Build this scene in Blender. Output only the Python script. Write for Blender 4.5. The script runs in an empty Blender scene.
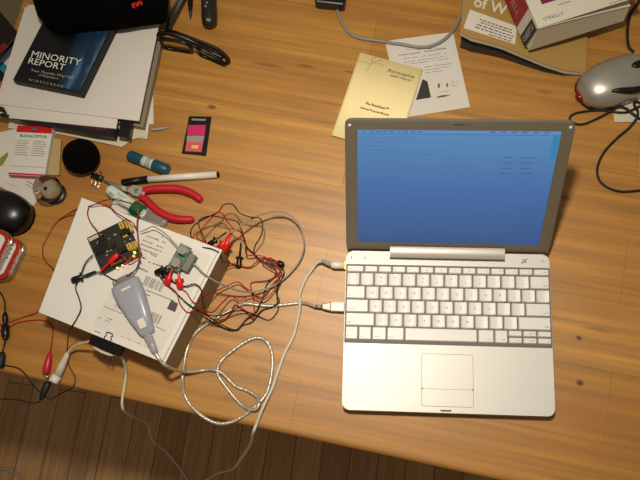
import bpy, bmesh, math, random
from mathutils import Vector, Matrix, Euler
random.seed(7)
PI = math.pi
S = bpy.context.scene
COL = S.collection

# ------------------------------------------------------------------ camera
CAM_LOC = Vector((0.0391, -0.0653, 1.1103))
CAM_ROT = Euler((0.268, 0.060, 0.036), 'XYZ')
FPX = 810.0
cd = bpy.data.cameras.new('camera')
cam = bpy.data.objects.new('camera', cd); COL.objects.link(cam)
cam.location = CAM_LOC; cam.rotation_euler = CAM_ROT
cd.sensor_width = 36; cd.sensor_fit = 'HORIZONTAL'; cd.lens = FPX / 640 * 36
cd.clip_start = 0.05; cd.clip_end = 30
S.camera = cam

# ------------------------------------------------------------------ world, lamps, exposure
S.view_settings.view_transform = 'Standard'
S.view_settings.look = 'None'
S.view_settings.exposure = 0.0
S.view_settings.gamma = 1.0
S.view_settings.use_curve_mapping = False
w = bpy.data.worlds.new('room'); S.world = w; w.use_nodes = True
bgn = w.node_tree.nodes['Background']
bgn.inputs[0].default_value = (1.0, 0.82, 0.64, 1); bgn.inputs[1].default_value = 0.19

def lamp(name, loc, size, power, col, target=(0, 0.25, 0), spread=180):
    l = bpy.data.lights.new(name, 'AREA'); l.shape = 'DISK'; l.size = size
    l.energy = power; l.color = col; l.spread = math.radians(spread)
    o = bpy.data.objects.new(name, l); COL.objects.link(o); o.location = loc
    o.rotation_euler = (Vector(target) - Vector(loc)).to_track_quat('-Z', 'Y').to_euler()
    return o
lamp('ceiling_lamp', (-0.03, 0.25, 1.34), 0.10, 3.85, (1.0, 0.91, 0.76), (0.02, 0.17, 0), 86)

# ------------------------------------------------------------------ helpers
RM = CAM_ROT.to_matrix()
def at(px, py, z=0.0):
    """point of the plane at height z seen at a place of the photograph"""
    d = RM @ Vector(((px - 320) / FPX, -(py - 240) / FPX, -1))
    return CAM_LOC + d * ((z - CAM_LOC.z) / d.z)

def lin(c):
    if isinstance(c, str):
        c = c.lstrip('#'); c = [int(c[i:i + 2], 16) / 255 for i in (0, 2, 4)]
    return tuple((v / 12.92 if v <= 0.04045 else ((v + 0.055) / 1.055) ** 2.4) for v in c) + (1,)

def newmat(name):
    m = bpy.data.materials.new(name); m.use_nodes = True
    return m, m.node_tree, m.node_tree.nodes['Principled BSDF']

def mat(name, col, rough=0.5, metal=0.0, var=0.06, scale=60, bump=0.0, emit=None, es=0, trans=0, coat=0, alpha=1, ior=1.45):
    m, nt, p = newmat(name)
    c = lin(col)
    tc = nt.nodes.new('ShaderNodeTexCoord')
    nz = nt.nodes.new('ShaderNodeTexNoise'); nz.inputs['Scale'].default_value = scale; nz.inputs['Detail'].default_value = 4
    nt.links.new(tc.outputs['Object'], nz.inputs['Vector'])
    mr = nt.nodes.new('ShaderNodeMapRange'); mr.inputs['To Min'].default_value = 1 - var; mr.inputs['To Max'].default_value = 1 + var
    nt.links.new(nz.outputs['Fac'], mr.inputs['Value'])
    vm = nt.nodes.new('ShaderNodeVectorMath'); vm.operation = 'SCALE'; vm.inputs[0].default_value = c[:3]
    nt.links.new(mr.outputs[0], vm.inputs['Scale']); nt.links.new(vm.outputs[0], p.inputs['Base Color'])
    p.inputs['Roughness'].default_value = rough; p.inputs['Metallic'].default_value = metal
    p.inputs['IOR'].default_value = ior
    if trans: p.inputs['Transmission Weight'].default_value = trans
    if coat: p.inputs['Coat Weight'].default_value = coat; p.inputs['Coat Roughness'].default_value = 0.2
    if alpha < 1: p.inputs['Alpha'].default_value = alpha
    if bump:
        b = nt.nodes.new('ShaderNodeBump'); b.inputs['Strength'].default_value = bump; b.inputs['Distance'].default_value = 0.001
        nt.links.new(nz.outputs['Fac'], b.inputs['Height']); nt.links.new(b.outputs[0], p.inputs['Normal'])
    if emit:
        p.inputs['Emission Color'].default_value = lin(emit); p.inputs['Emission Strength'].default_value = es
    return m

def wood_desk():
    m, nt, p = newmat('pine_desk'); N = nt.nodes; L = nt.links
    tc = N.new('ShaderNodeTexCoord')
    def mapping(s, loc=(0, 0, 0)):
        q = N.new('ShaderNodeMapping'); q.inputs['Scale'].default_value = s; q.inputs['Location'].default_value = loc
        L.new(tc.outputs['Object'], q.inputs['Vector']); return q
    # staves
    br = N.new('ShaderNodeTexBrick'); mp = mapping((1, 1, 1), (0.13, 0.02, 0))
    L.new(mp.outputs[0], br.inputs['Vector'])
    br.inputs['Scale'].default_value = 1; br.inputs['Brick Width'].default_value = 1.1; br.inputs['Row Height'].default_value = 0.094
    br.inputs['Mortar Size'].default_value = 0.0005; br.inputs['Mortar Smooth'].default_value = 0.4; br.inputs['Bias'].default_value = -0.1
    br.offset = 0.37
    br.inputs['Color1'].default_value = lin('#ae782c'); br.inputs['Color2'].default_value = lin('#bd8839')
    br.inputs['Mortar'].default_value = lin('#8f5e22')
    # long grain
    g = N.new('ShaderNodeTexNoise'); g.inputs['Scale'].default_value = 1; g.inputs['Detail'].default_value = 7; g.inputs['Roughness'].default_value = 0.62
    mg = mapping((5.0, 130, 20)); L.new(mg.outputs[0], g.inputs['Vector'])
    r1 = N.new('ShaderNodeMapRange'); r1.inputs['From Min'].default_value = 0.33; r1.inputs['From Max'].default_value = 0.68
    r1.inputs['To Min'].default_value = 0.76; r1.inputs['To Max'].default_value = 1.16
    L.new(g.outputs['Fac'], r1.inputs['Value'])
    # broad flames of the growth rings
    wv = N.new('ShaderNodeTexWave'); wv.wave_type = 'BANDS'; wv.bands_direction = 'Y'; wv.inputs['Scale'].default_value = 1
    wv.inputs['Distortion'].default_value = 7; wv.inputs['Detail'].default_value = 3; wv.inputs['Detail Scale'].default_value = 0.8
    mw = mapping((0.9, 11, 3)); L.new(mw.outputs[0], wv.inputs['Vector'])
    r2 = N.new('ShaderNodeMapRange'); r2.inputs['To Min'].default_value = 0.9; r2.inputs['To Max'].default_value = 1.06
    L.new(wv.outputs['Fac'], r2.inputs['Value'])
    mu = N.new('ShaderNodeMath'); mu.operation = 'MULTIPLY'; L.new(r1.outputs[0], mu.inputs[0]); L.new(r2.outputs[0], mu.inputs[1])
    sc = N.new('ShaderNodeVectorMath'); sc.operation = 'SCALE'; L.new(br.outputs['Color'], sc.inputs[0]); L.new(mu.outputs[0], sc.inputs['Scale'])
    # blotches of warmer heartwood
    bl = N.new('ShaderNodeTexNoise'); bl.inputs['Scale'].default_value = 1; bl.inputs['Detail'].default_value = 3
    mb = mapping((2.5, 14, 4), (3, 1, 0)); L.new(mb.outputs[0], bl.inputs['Vector'])
    r3 = N.new('ShaderNodeMapRange'); r3.inputs['From Min'].default_value = 0.52; r3.inputs['From Max'].default_value = 0.75
    L.new(bl.outputs['Fac'], r3.inputs['Value'])
    mx = N.new('ShaderNodeMix'); mx.data_type = 'RGBA'
    L.new(r3.outputs[0], mx.inputs['Factor']); L.new(sc.outputs[0], mx.inputs['A'])
    mx.inputs['B'].default_value = lin('#a06824')
    last = mx.outputs['Result']
    # knots
    for (kx, ky, rad, strech, str_) in KNOTS:
        mk = N.new('ShaderNodeMapping'); mk.vector_type = 'POINT'
        mk.inputs['Location'].default_value = (-kx / (rad * strech), -ky / rad, 0)
        mk.inputs['Scale'].default_value = (1 / (rad * strech), 1 / rad, 0)
        L.new(tc.outputs['Object'], mk.inputs['Vector'])
        ln = N.new('ShaderNodeVectorMath'); ln.operation = 'LENGTH'; L.new(mk.outputs[0], ln.inputs[0])
        rk = N.new('ShaderNodeMapRange'); rk.inputs['From Min'].default_value = 0.35; rk.inputs['From Max'].default_value = 1.0
        rk.inputs['To Min'].default_value = str_; rk.inputs['To Max'].default_value = 0
        L.new(ln.outputs['Value'], rk.inputs['Value'])
        mm = N.new('ShaderNodeMix'); mm.data_type = 'RGBA'; L.new(rk.outputs[0], mm.inputs['Factor'])
        L.new(last, mm.inputs['A']); mm.inputs['B'].default_value = lin('#4a1d0c'); last = mm.outputs['Result']
    L.new(last, p.inputs['Base Color'])
    p.inputs['Roughness'].default_value = 0.48; p.inputs['Specular IOR Level'].default_value = 0.8
    b = N.new('ShaderNodeBump'); b.inputs['Strength'].default_value = 0.12; b.inputs['Distance'].default_value = 0.0006
    L.new(g.outputs['Fac'], b.inputs['Height']); L.new(b.outputs[0], p.inputs['Normal'])
    return m

def wood_floor():
    m, nt, p = newmat('oak_floor'); N = nt.nodes; L = nt.links
    tc = N.new('ShaderNodeTexCoord')
    mp = N.new('ShaderNodeMapping'); mp.inputs['Rotation'].default_value = (0, 0, math.radians(96)); L.new(tc.outputs['Object'], mp.inputs['Vector'])
    br = N.new('ShaderNodeTexBrick'); L.new(mp.outputs[0], br.inputs['Vector'])
    br.inputs['Scale'].default_value = 1; br.inputs['Brick Width'].default_value = 0.62; br.inputs['Row Height'].default_value = 0.062
    br.inputs['Mortar Size'].default_value = 0.0011; br.inputs['Mortar Smooth'].default_value = 0.3; br.offset = 0.43
    br.inputs['Color1'].default_value = lin('#a17a4c'); br.inputs['Color2'].default_value = lin('#b88f5e'); br.inputs['Mortar'].default_value = lin('#5c3f22')
    g = N.new('ShaderNodeTexNoise'); g.inputs['Scale'].default_value = 1; g.inputs['Detail'].default_value = 6
    mg = N.new('ShaderNodeMapping'); mg.inputs['Scale'].default_value = (6, 130, 1)
    L.new(mp.outputs[0], mg.inputs['Vector']); L.new(mg.outputs[0], g.inputs['Vector'])
    r = N.new('ShaderNodeMapRange'); r.inputs['From Min'].default_value = 0.3; r.inputs['From Max'].default_value = 0.7
    r.inputs['To Min'].default_value = 0.75; r.inputs['To Max'].default_value = 1.15; L.new(g.outputs['Fac'], r.inputs['Value'])
    sc = N.new('ShaderNodeVectorMath'); sc.operation = 'SCALE'; L.new(br.outputs['Color'], sc.inputs[0]); L.new(r.outputs[0], sc.inputs['Scale'])
    L.new(sc.outputs[0], p.inputs['Base Color']); p.inputs['Roughness'].default_value = 0.45
    return m

# ---- mesh building
def add_box(bm, lo, hi, mi=0, bev=0, seg=2, M=None):
    r = bmesh.ops.create_cube(bm, size=1)
    vs = r['verts']
    for v in vs:
        v.co = Vector([(lo[i] + hi[i]) / 2 + v.co[i] * (hi[i] - lo[i]) for i in range(3)])
    fs = {f for v in vs for f in v.link_faces}
    for f in fs: f.material_index = mi
    if bev:
        es = {e for v in vs for e in v.link_edges}
        rr = bmesh.ops.bevel(bm, geom=list(es), offset=bev, segments=seg, affect='EDGES', profile=0.5)
        fs = set(rr['faces']) | {f for f in fs if f.is_valid}
        for f in fs: f.material_index = mi
        vs = list({v for f in fs for v in f.verts})
    if M is not None:
        for v in vs: v.co = M @ v.co
    return vs

def add_prism(bm, poly, z0, z1, mi=0, mi_side=None, M=None, bev=0):
    """poly: 2-D points or 3-D points (their z ignored) anticlockwise"""
    a = sum(poly[i][0] * poly[(i + 1) % len(poly)][1] - poly[(i + 1) % len(poly)][0] * poly[i][1] for i in range(len(poly)))
    if a < 0: poly = poly[::-1]
    if mi_side is None: mi_side = mi
    lo = [bm.verts.new((p[0], p[1], z0)) for p in poly]; hi = [bm.verts.new((p[0], p[1], z1)) for p in poly]
    f1 = bm.faces.new(hi); f1.material_index = mi
    f2 = bm.faces.new(lo[::-1]); f2.material_index = mi_side
    n = len(poly)
    for i in range(n):
        f = bm.faces.new((lo[i], lo[(i + 1) % n], hi[(i + 1) % n], hi[i])); f.material_index = mi_side
    vs = lo + hi
    if bev:
        es = list(f1.edges)
        rr = bmesh.ops.bevel(bm, geom=es, offset=bev, segments=2, affect='EDGES', profile=0.5)
        vs = list({v for v in lo + hi if v.is_valid} | {v for f in rr['faces'] for v in f.verts})
    if M is not None:
        for v in vs: v.co = M @ v.co
    return vs

def rrect(x0, y0, x1, y1, r, n=6):
    pts = []
    for cx, cy, a0 in ((x1 - r, y1 - r, 0), (x0 + r, y1 - r, 90), (x0 + r, y0 + r, 180), (x1 - r, y0 + r, 270)):
        for k in range(n + 1):
            a = math.radians(a0 + 90 * k / n); pts.append((cx + r * math.cos(a), cy + r * math.sin(a)))
    return pts

def catmull(P, n=6):
    P = [Vector(p) for p in P]
    if len(P) < 3: return P
    Q = [P[0] * 2 - P[1]] + P + [P[-1] * 2 - P[-2]]
    out = []
    for i in range(1, len(Q) - 2):
        a, b, c, d = Q[i - 1:i + 3]
        for k in range(n):
            t = k / n
            out.append(0.5 * ((2 * b) + (c - a) * t + (2 * a - 5 * b + 4 * c - d) * t * t + (3 * b - a - 3 * c + d) * t ** 3))
    out.append(P[-1]); return out

def add_tube(bm, pts, r, mi=0, sides=8, smooth=6, cap=True):
    P = catmull(pts, smooth) if smooth else [Vector(p) for p in pts]
    Q = [P[0]]
    for p in P[1:]:
        if (p - Q[-1]).length > 1e-5: Q.append(p)
    P = Q
    rad = r if callable(r) else (lambda t: r)
    n = len(P); rings = []; up = None
    for i, p in enumerate(P):
        d = (P[min(i + 1, n - 1)] - P[max(i - 1, 0)]).normalized()
        if up is None:
            up = Vector((0, 0, 1)) if abs(d.z) < 0.9 else Vector((1, 0, 0))
        u = (up - d * up.dot(d))
        if u.length < 1e-6: u = d.orthogonal()
        u.normalize(); up = u; v = d.cross(u)
        rr = rad(i / (n - 1))
        rings.append([bm.verts.new(p + (u * math.cos(2 * PI * k / sides) + v * math.sin(2 * PI * k / sides)) * rr) for k in range(sides)])
    for a, b in zip(rings, rings[1:]):
        for k in range(sides):
            f = bm.faces.new((a[k], a[(k + 1) % sides], b[(k + 1) % sides], b[k])); f.material_index = mi; f.smooth = True
    if cap:
        f = bm.faces.new(rings[0][::-1]); f.material_index = mi
        f = bm.faces.new(rings[-1]); f.material_index = mi

def add_lathe(bm, p0, p1, prof, mi=0, sides=20, flat=1.0, smooth=True, updir=None):
    """revolved profile [(t, r)] along p0->p1; t in metres if prof t>1 not used: t is fraction"""
    p0 = Vector(p0); p1 = Vector(p1); d = (p1 - p0); L = d.length; d.normalize()
    up = Vector(updir) if updir else (Vector((0, 0, 1)) if abs(d.z) < 0.9 else Vector((1, 0, 0)))
    u = (up - d * up.dot(d)).normalized(); v = d.cross(u)
    rings = []
    for t, r in prof:
        rings.append([bm.verts.new(p0 + d * (t * L) + (u * math.cos(2 * PI * k / sides) * flat + v * math.sin(2 * PI * k / sides)) * max(r, 1e-5)) for k in range(sides)])
    for a, b in zip(rings, rings[1:]):
        for k in range(sides):
            f = bm.faces.new((a[k], a[(k + 1) % sides], b[(k + 1) % sides], b[k])); f.material_index = mi; f.smooth = smooth
    f = bm.faces.new(rings[0][::-1]); f.material_index = mi
    f = bm.faces.new(rings[-1]); f.material_index = mi

def add_bar(bm, x0, y0, x1, y1, z, mi, M=None, th=0.00012):
    return add_box(bm, (x0, y0, z), (x1, y1, z + th), mi, M=M)

_tc = {}
def text_mesh(s, bold):
    k = (s, bold)
    if k in _tc: return _tc[k]
    c = bpy.data.curves.new('lettering', 'FONT'); c.body = s; c.size = 1; c.offset = bold; c.resolution_u = 2
    c.align_x = 'CENTER'; c.align_y = 'CENTER'
    o = bpy.data.objects.new('lettering', c); COL.objects.link(o)
    bpy.context.view_layer.update()
    me = o.evaluated_get(bpy.context.evaluated_depsgraph_get()).to_mesh()
    vs = [v.co.copy() for v in me.vertices]; fs = [tuple(p.vertices) for p in me.polygons]
    o.evaluated_get(bpy.context.evaluated_depsgraph_get()).to_mesh_clear()
    bpy.data.objects.remove(o); bpy.data.curves.remove(c)
    xs = [v.x for v in vs]; ys = [v.y for v in vs]
    cx, cy = (min(xs) + max(xs)) / 2, (min(ys) + max(ys)) / 2
    w_, h_ = max(xs) - min(xs), max(ys) - min(ys)
    vs = [Vector((v.x - cx, v.y - cy, 0)) for v in vs]
    _tc[k] = (vs, fs, w_, h_); return _tc[k]

def add_text(bm, s, cx, cy, z, h=None, wd=None, mi=1, rot=0, bold=0.0, M=None, shear=0):
    """flat printed letters centred at cx, cy with cap height h and width wd"""
    vs, fs, w_, h_ = text_mesh(s, bold)
    sy = ((h / 0.72) if (h and not wd) else (h / h_ if h else wd / w_)); sx = (wd / w_) if wd else sy
    if not h: sy = sx
    c, s_ = math.cos(rot), math.sin(rot); out = []
    for v in vs:
        x = v.x * sx + shear * v.y * sy; y = v.y * sy
        q = Vector((cx + x * c - y * s_, cy + x * s_ + y * c, z))
        out.append(bm.verts.new(M @ q if M is not None else q))
    for f in fs:
        try:
            g = bm.faces.new([out[i] for i in f]); g.material_index = mi
        except ValueError: pass

# ---- object tree
def thing(name, label, cat, loc=(0, 0, 0), rotz=0, group=None):
    o = bpy.data.objects.new(name, None); COL.objects.link(o); o.empty_display_size = 0.02
    o.location = loc; o.rotation_euler = (0, 0, rotz); o['label'] = label; o['category'] = cat
    if group: o['group'] = group
    o['_'] = 0; del o['_']
    return o
def Tof(o): return Matrix.Translation(o.location) @ o.rotation_euler.to_matrix().to_4x4()
def obj(name, bm, mats, parent=None, world=False, label=None, smooth=False, rot=None, loc=None):
    """links bm as one object; world=True: bm is in world coordinates and is brought into the parent's frame"""
    if not isinstance(mats, (list, tuple)): mats = [mats]
    bmesh.ops.recalc_face_normals(bm, faces=bm.faces[:]) if not getattr(obj, 'raw', False) else None
    org = Vector((0, 0, 0))
    if parent is None and world:
        xs = [v.co for v in bm.verts]
        org = Vector(((min(v.x for v in xs) + max(v.x for v in xs)) / 2, (min(v.y for v in xs) + max(v.y for v in xs)) / 2, min(v.z for v in xs)))
        bmesh.ops.translate(bm, verts=bm.verts[:], vec=-org)
    elif world and parent is not None:
        T = Tof(parent)
        if parent.parent: T = Tof(parent.parent) @ T
        bm.transform(T.inverted())
    me = bpy.data.meshes.new(name); bm.to_mesh(me); bm.free()
    for m in mats: me.materials.append(m)
    if smooth:
        for p in me.polygons: p.use_smooth = True
    o = bpy.data.objects.new(name, me); COL.objects.link(o)
    o.location = loc if loc else org
    if rot: o.rotation_euler = rot
    if parent: o.parent = parent
    if label: o['label'] = label
    return o
def tag(o, label, cat, group=None, kind=None):
    o['label'] = label; o['category'] = cat
    if group: o['group'] = group
    if kind: o['kind'] = kind
    return o
def struct(o): o['kind'] = 'structure'; return o
def B(): return bmesh.new()
def sharp_smooth(o, ang=40):
    me = o.data
    for p in me.polygons: p.use_smooth = True
    try: me.set_sharp_from_angle(angle=math.radians(ang))
    except Exception: pass
def blob(bm, cx, cy, z0, rx, ry, h, rot=0, p=2.3, mi=0, n=24, m=12, skew=0.0, low=0.25):
    """domed body with flat base: superellipse plan, height profile; skew moves the highest place along x"""
    rings = []
    c, s = math.cos(rot), math.sin(rot)
    for j in range(m + 1):
        t = j / m; a = t * PI / 2
        k = math.cos(a) ** 0.8 if t < 1 else 0.0
        z = z0 + h * (math.sin(a) * (1 - low) + low * min(1, t * 6)) if t > 0 else z0
        ring = []
        for i in range(n):
            b = 2 * PI * i / n
            ex = math.copysign(abs(math.cos(b)) ** (2 / p), math.cos(b)) * rx * max(k, 0.002)
            ey = math.copysign(abs(math.sin(b)) ** (2 / p), math.sin(b)) * ry * max(k, 0.002)
            ex += skew * (z - z0)
            ring.append(bm.verts.new((cx + ex * c - ey * s, cy + ex * s + ey * c, z)))
        rings.append(ring)
    for a_, b_ in zip(rings, rings[1:]):
        for i in range(n):
            f = bm.faces.new((a_[i], a_[(i + 1) % n], b_[(i + 1) % n], b_[i])); f.material_index = mi; f.smooth = True
    bm.faces.new(rings[0][::-1]).material_index = mi; bm.faces.new(rings[-1]).material_index = mi

# ------------------------------------------------------------------ desk frame
DA = math.radians(-9.9)
DC = Vector((-0.626, 0.064, 0))          # front left corner of the desk top
DT = Matrix.Translation(DC) @ Matrix.Rotation(DA, 4, 'Z')
DTI = DT.inverted()
KNOTS = []
for px, py, rad, st, sg in ((212, 107, .0048, 1.9, .8), (580, 383, .0055, 1.2, 1.0), (579, 338, .0042, 1.3, .95), (268, 65, .0035, 9, .5), (305, 66, .003, 6, .5),
                            (566, 198, .005, 1.8, .6), (281, 217, .006, 3, .5), (350, 72, .0025, 5, .6), (262, 370, .006, 3.2, .35),
                            (150, 420, .007, 2.5, .4), (545, 92, .004, 4, .4), (600, 330, .004, 7, .35), (228, 398, .005, 3, .25)):
    q = DTI @ at(px, py, 0); KNOTS.append((q.x, q.y, rad, st, sg))

# ------------------------------------------------------------------ materials
M_desk = wood_desk(); M_floor = wood_floor()
M_rug = mat('olive_rug', '#8d8460', 0.95, bump=0.5, scale=300); M_rugb = mat('pale_rug_edge', '#c9bd92', 0.95)
M_alu = mat('painted_aluminium', '#d0cdc6', 0.42, 0.1, var=0.015)
M_alu_d = mat('grey_aluminium', '#8f8a86', 0.4, 0.5, var=0.02)
M_bezel = mat('bezel_aluminium', '#7d7462', 0.45, 0.35, var=0.02)  # silver lid frame, with its shade put into the darker base colour
M_keybed = mat('keyboard_grey', '#625e59', 0.6)
M_key = mat('key_silver', '#dcd9d2', 0.42, 0.0, var=0.01)
M_ink = mat('dark_ink', '#3a3835', 0.7, var=0.0)
M_inkg = mat('grey_ink', '#8b857b', 0.7, var=0.0)
M_inkp = mat('faded_ink', '#5e5a52', 0.7, var=0.0)
M_groove = mat('groove', '#8a857c', 0.6)
M_rubk = mat('black_rubber', '#121110', 0.55)
M_blk = mat('black_plastic', '#0e0d0d', 0.35)
M_blkg = mat('black_gloss', '#0a0909', 0.30)
M_blkf = mat('black_fabric', '#050405', 1.0, bump=0.8, scale=500)
M_blkf.node_tree.nodes['Principled BSDF'].inputs['Specular IOR Level'].default_value = 0.08
M_white = mat('white_plastic', '#dcd8cd', 0.35)
M_paper = mat('white_paper', '#d4cfc6', 0.85, var=0.02)
M_paper2 = mat('ivory_paper', '#cfc6ad', 0.85, var=0.03)
M_card = mat('white_card', '#dad7cf', 0.7, var=0.02)
M_cardside = mat('brown_card', '#9c8460', 0.85, var=0.08)
M_yel = mat('yellow_booklet', '#fbe9ac', 0.6, var=0.02)
M_red = mat('red_wire', '#9c0c0a', 0.4); M_redp = mat('red_plastic', '#d01c12', 0.35)
M_redg = mat('red_grip', '#b81c2c', 0.35, var=0.04)
M_bwire = mat('black_wire', '#14110f', 0.4)
M_gwire = mat('grey_cable', '#8d8880', 0.45)
M_wcable = mat('white_cable', '#c9c1ac', 0.45)
M_metal = mat('steel', '#b8b4aa', 0.28, 1.0); M_metald = mat('dull_steel', '#a09c90', 0.5, 0.6)
M_gold = mat('gold_pins', '#d9ab3c', 0.35, 0.9)
M_yconn = mat('tan_connector', '#bb9a3e', 0.5)
M_pcb = mat('dark_circuit_board', '#17150e', 0.45, var=0.25, scale=400)
M_gpcb = mat('green_circuit_board', '#4a6b56', 0.4, var=0.1, scale=300)
M_teal = mat('teal_plastic', '#1d4a5c', 0.4); M_lbl = mat('pale_label', '#c8d0c4', 0.6)
M_green = mat('green_cap', '#0c5e3c', 0.35)
M_clear = mat('clear_plastic', '#f4f4f0', 0.05, trans=1.0, ior=1.12, var=0)
M_frost = mat('frosted_plastic', '#b4b6c2', 0.25, trans=0.35, ior=1.3, var=0.03)
M_frosti = mat('frosted_plastic_inner', '#8e8fa8', 0.5, var=0.05)
M_braid = None

def braid_mat(name, c1, c2, sc, rough=0.3, metal=0.4):
    m, nt, p = newmat(name); N = nt.nodes; L = nt.links
    tc = N.new('ShaderNodeTexCoord'); v = N.new('ShaderNodeTexVoronoi'); v.inputs['Scale'].default_value = sc
    L.new(tc.outputs['Object'], v.inputs['Vector'])
    cr = N.new('ShaderNodeMix'); cr.data_type = 'RGBA'; cr.inputs['A'].default_value = lin(c1); cr.inputs['B'].default_value = lin(c2)
    L.new(v.outputs['Distance'], cr.inputs['Factor']); L.new(cr.outputs['Result'], p.inputs['Base Color'])
    b = N.new('ShaderNodeBump'); b.inputs['Strength'].default_value = 0.5; b.inputs['Distance'].default_value = 0.0005
    L.new(v.outputs['Distance'], b.inputs['Height']); L.new(b.outputs[0], p.inputs['Normal'])
    p.inputs['Roughness'].default_value = rough; p.inputs['Metallic'].default_value = metal
    return m
M_usb = braid_mat('shielded_cable', '#cfcabb', '#98917e', 420)

# ------------------------------------------------------------------ floor, rug
bm = B(); add_box(bm, (-2.2, -1.6, -0.78), (2.4, 2.6, -0.74)); struct(obj('floor', bm, M_floor))
bm = B()
T = Matrix.Translation((-0.72, 0.55, -0.74)) @ Matrix.Rotation(math.radians(-13.3), 4, 'Z')
add_box(bm, (-1.2, -0.1, 0.0), (-0.02, 1.5, 0.008), 0, M=T); add_box(bm, (-0.02, -0.1, 0.0), (0.02, 1.5, 0.009), 1, M=T)
o = obj('rug', bm, [M_rug, M_rugb], world=True); tag(o, 'olive rug with a pale edge on the floor beyond the desk corner', 'rug')

# ------------------------------------------------------------------ desk
desk = thing('desk', 'honey coloured pine desk with long staves and dark knots', 'desk', (DC.x, DC.y, -0.74), DA)
bm = B(); add_box(bm, (0, 0, 0.712), (1.45, 0.86, 0.74), 0, bev=0.006, seg=3)
o = obj('desk_top', bm, M_desk, desk); sharp_smooth(o)
for x, y in ((0.1, 0.16), (1.35, 0.16), (0.1, 0.74), (1.35, 0.74)):
    bm = B(); add_box(bm, (x - 0.03, y - 0.03, 0), (x + 0.03, y + 0.03, 0.712), 0, bev=0.003); obj('leg', bm, M_desk, desk)
for y in (0.15, 0.73):
    bm = B(); add_box(bm, (0.13, y - 0.01, 0.63), (1.32, y + 0.01, 0.712)); obj('apron', bm, M_desk, desk)

# ------------------------------------------------------------------ laptop
LW, LD, LZ = 0.277, 0.2149, 0.024
lap = thing('laptop', 'open silver aluminium laptop with a glowing blue screen, standing on the pine desk', 'laptop')
bm = B(); add_prism(bm, rrect(0, 0, LW, LD + 0.002, 0.009), 0.003, 0.0195, 0); obj('bottom_case', bm, M_alu_d, lap)
bm = B(); add_prism(bm, rrect(0.0004, 0.0004, LW - 0.0004, LD + 0.0016, 0.009), 0.0195, LZ, 0, bev=0.0009)
# palm-rest latch slot
add_bar(bm, 0.129, 0.0022, 0.143, 0.0042, LZ, 1)
# power mark
add_lathe(bm, (0.268, 0.2065, LZ), (0.268, 0.2065, LZ + 0.0001), [(0, 0.0034), (1, 0.0034)], 2, 20)
add_box(bm, (0.2665, 0.206, LZ), (0.2672, 0.2092, LZ + 0.00022), 1, M=None)
for k in range(5):
    a = math.radians(-60 + k * 30); add_box(bm, (0.268 + math.cos(a) * .0016 - .0003, 0.2062 + math.sin(a) * .0016 - .0003, LZ), (0.268 + math.cos(a) * .0016 + .0003, 0.2062 + math.sin(a) * .0016 + .0003, LZ + 0.0002), 1)
for x in (0.007, 0.0255):
    add_box(bm, (x, 0.2055, LZ), (x + .0012, 0.2085, LZ + 0.00015), 1)
T = Matrix.Translation((0.243, 0.2065, LZ)) @ Matrix.Rotation(math.radians(40), 4, 'Z')
add_box(bm, (-0.005, -0.0006, 0), (0.005, 0.0006, 0.0002), 1, M=T)
T = Matrix.Translation((0.2445, 0.205, LZ)); add_lathe(bm, T @ Vector((0, 0, 0)), T @ Vector((0, 0, 0.0002)), [(0, .0011), (1, .0011)], 1, 10)
T = Matrix.Translation((0.2415, 0.2085, LZ)); add_lathe(bm, T @ Vector((0, 0, 0)), T @ Vector((0, 0, 0.0002)), [(0, .0009), (1, .0009)], 1, 10)
o = obj('top_case', bm, [M_alu, M_ink, M_alu], lap)
bm = B(); add_prism(bm, rrect(0.0008, 0.0888, LW - 0.0008, 0.1975, 0.001), LZ - 0.001, LZ + 0.0003, 0); obj('keyboard_tray', bm, M_keybed, lap)
for x, y in ((0.02, 0.02), (LW - 0.02, 0.02), (0.02, 0.195), (LW - 0.02, 0.195)):
    bm = B(); add_lathe(bm, (x, y, 0), (x, y, 0.0032), [(0, .005), (1, .0055)], 0, 14); obj('foot', bm, M_rubk, lap)

def key_mesh(x0, y0, x1, y1, legend, scoop=True, small=False):
    g = 0.00085; x0 += g; x1 -= g; y0 += g; y1 -= g
    bm = B(); zb = LZ + 0.0003; zt = LZ + 0.0026; n = 6
    ins = 0.0010; rows = []
    ys = [y0, y0 + ins, y1 - ins * 0.6, y1]
    for j, y in enumerate(ys):
        r = []
        for i in range(n + 3):
            if i == 0: x, z = x0, zb
            elif i == n + 2: x, z = x1, zb
            else:
                t = (i - 1) / n; x = x0 + ins + (x1 - x0 - 2 * ins) * t
                z = zt - (0.0011 * (1 - (2 * t - 1) ** 2) if scoop else 0.0)
            if j in (0, 3): z = zb
            r.append(bm.verts.new((x, y, z)))
        rows.append(r)
    for a, b in zip(rows, rows[1:]):
        for i in range(n + 2):
            f = bm.faces.new((a[i], a[i + 1], b[i + 1], b[i])); f.smooth = False
    ztx = zt + 0.00005 - (0.0009 if scoop else 0)
    if legend:
        w_, h_ = x1 - x0, y1 - y0
        parts = legend.split('|')
        if len(parts) == 2:
            add_text(bm, parts[0], (x0 + x1) / 2, y0 + h_ * 0.66, ztx, h=0.0024 if not small else 0.0016, mi=1)
            add_text(bm, parts[1], (x0 + x1) / 2, y0 + h_ * 0.34, ztx, h=0.0024 if not small else 0.0016, mi=1)
        elif len(legend) == 1:
            add_text(bm, legend, (x0 + x1) / 2, (y0 + y1) / 2, ztx, h=0.0032, mi=1)
        else:
            wd = min(0.0011 * len(legend), w_ * 0.6)
            cx = x0 + 0.0022 + wd / 2 if x0 < 0.1 else (x1 - 0.0022 - wd / 2 if x1 > 0.18 else (x0 + x1) / 2)
            add_text(bm, legend, cx, y0 + (h_ * 0.5 if small else 0.0042), ztx, wd=wd, mi=1)
    return bm
U = 0.01905; KX = 0.0013; RP = 0.0186; KY = 0.0928
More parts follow.
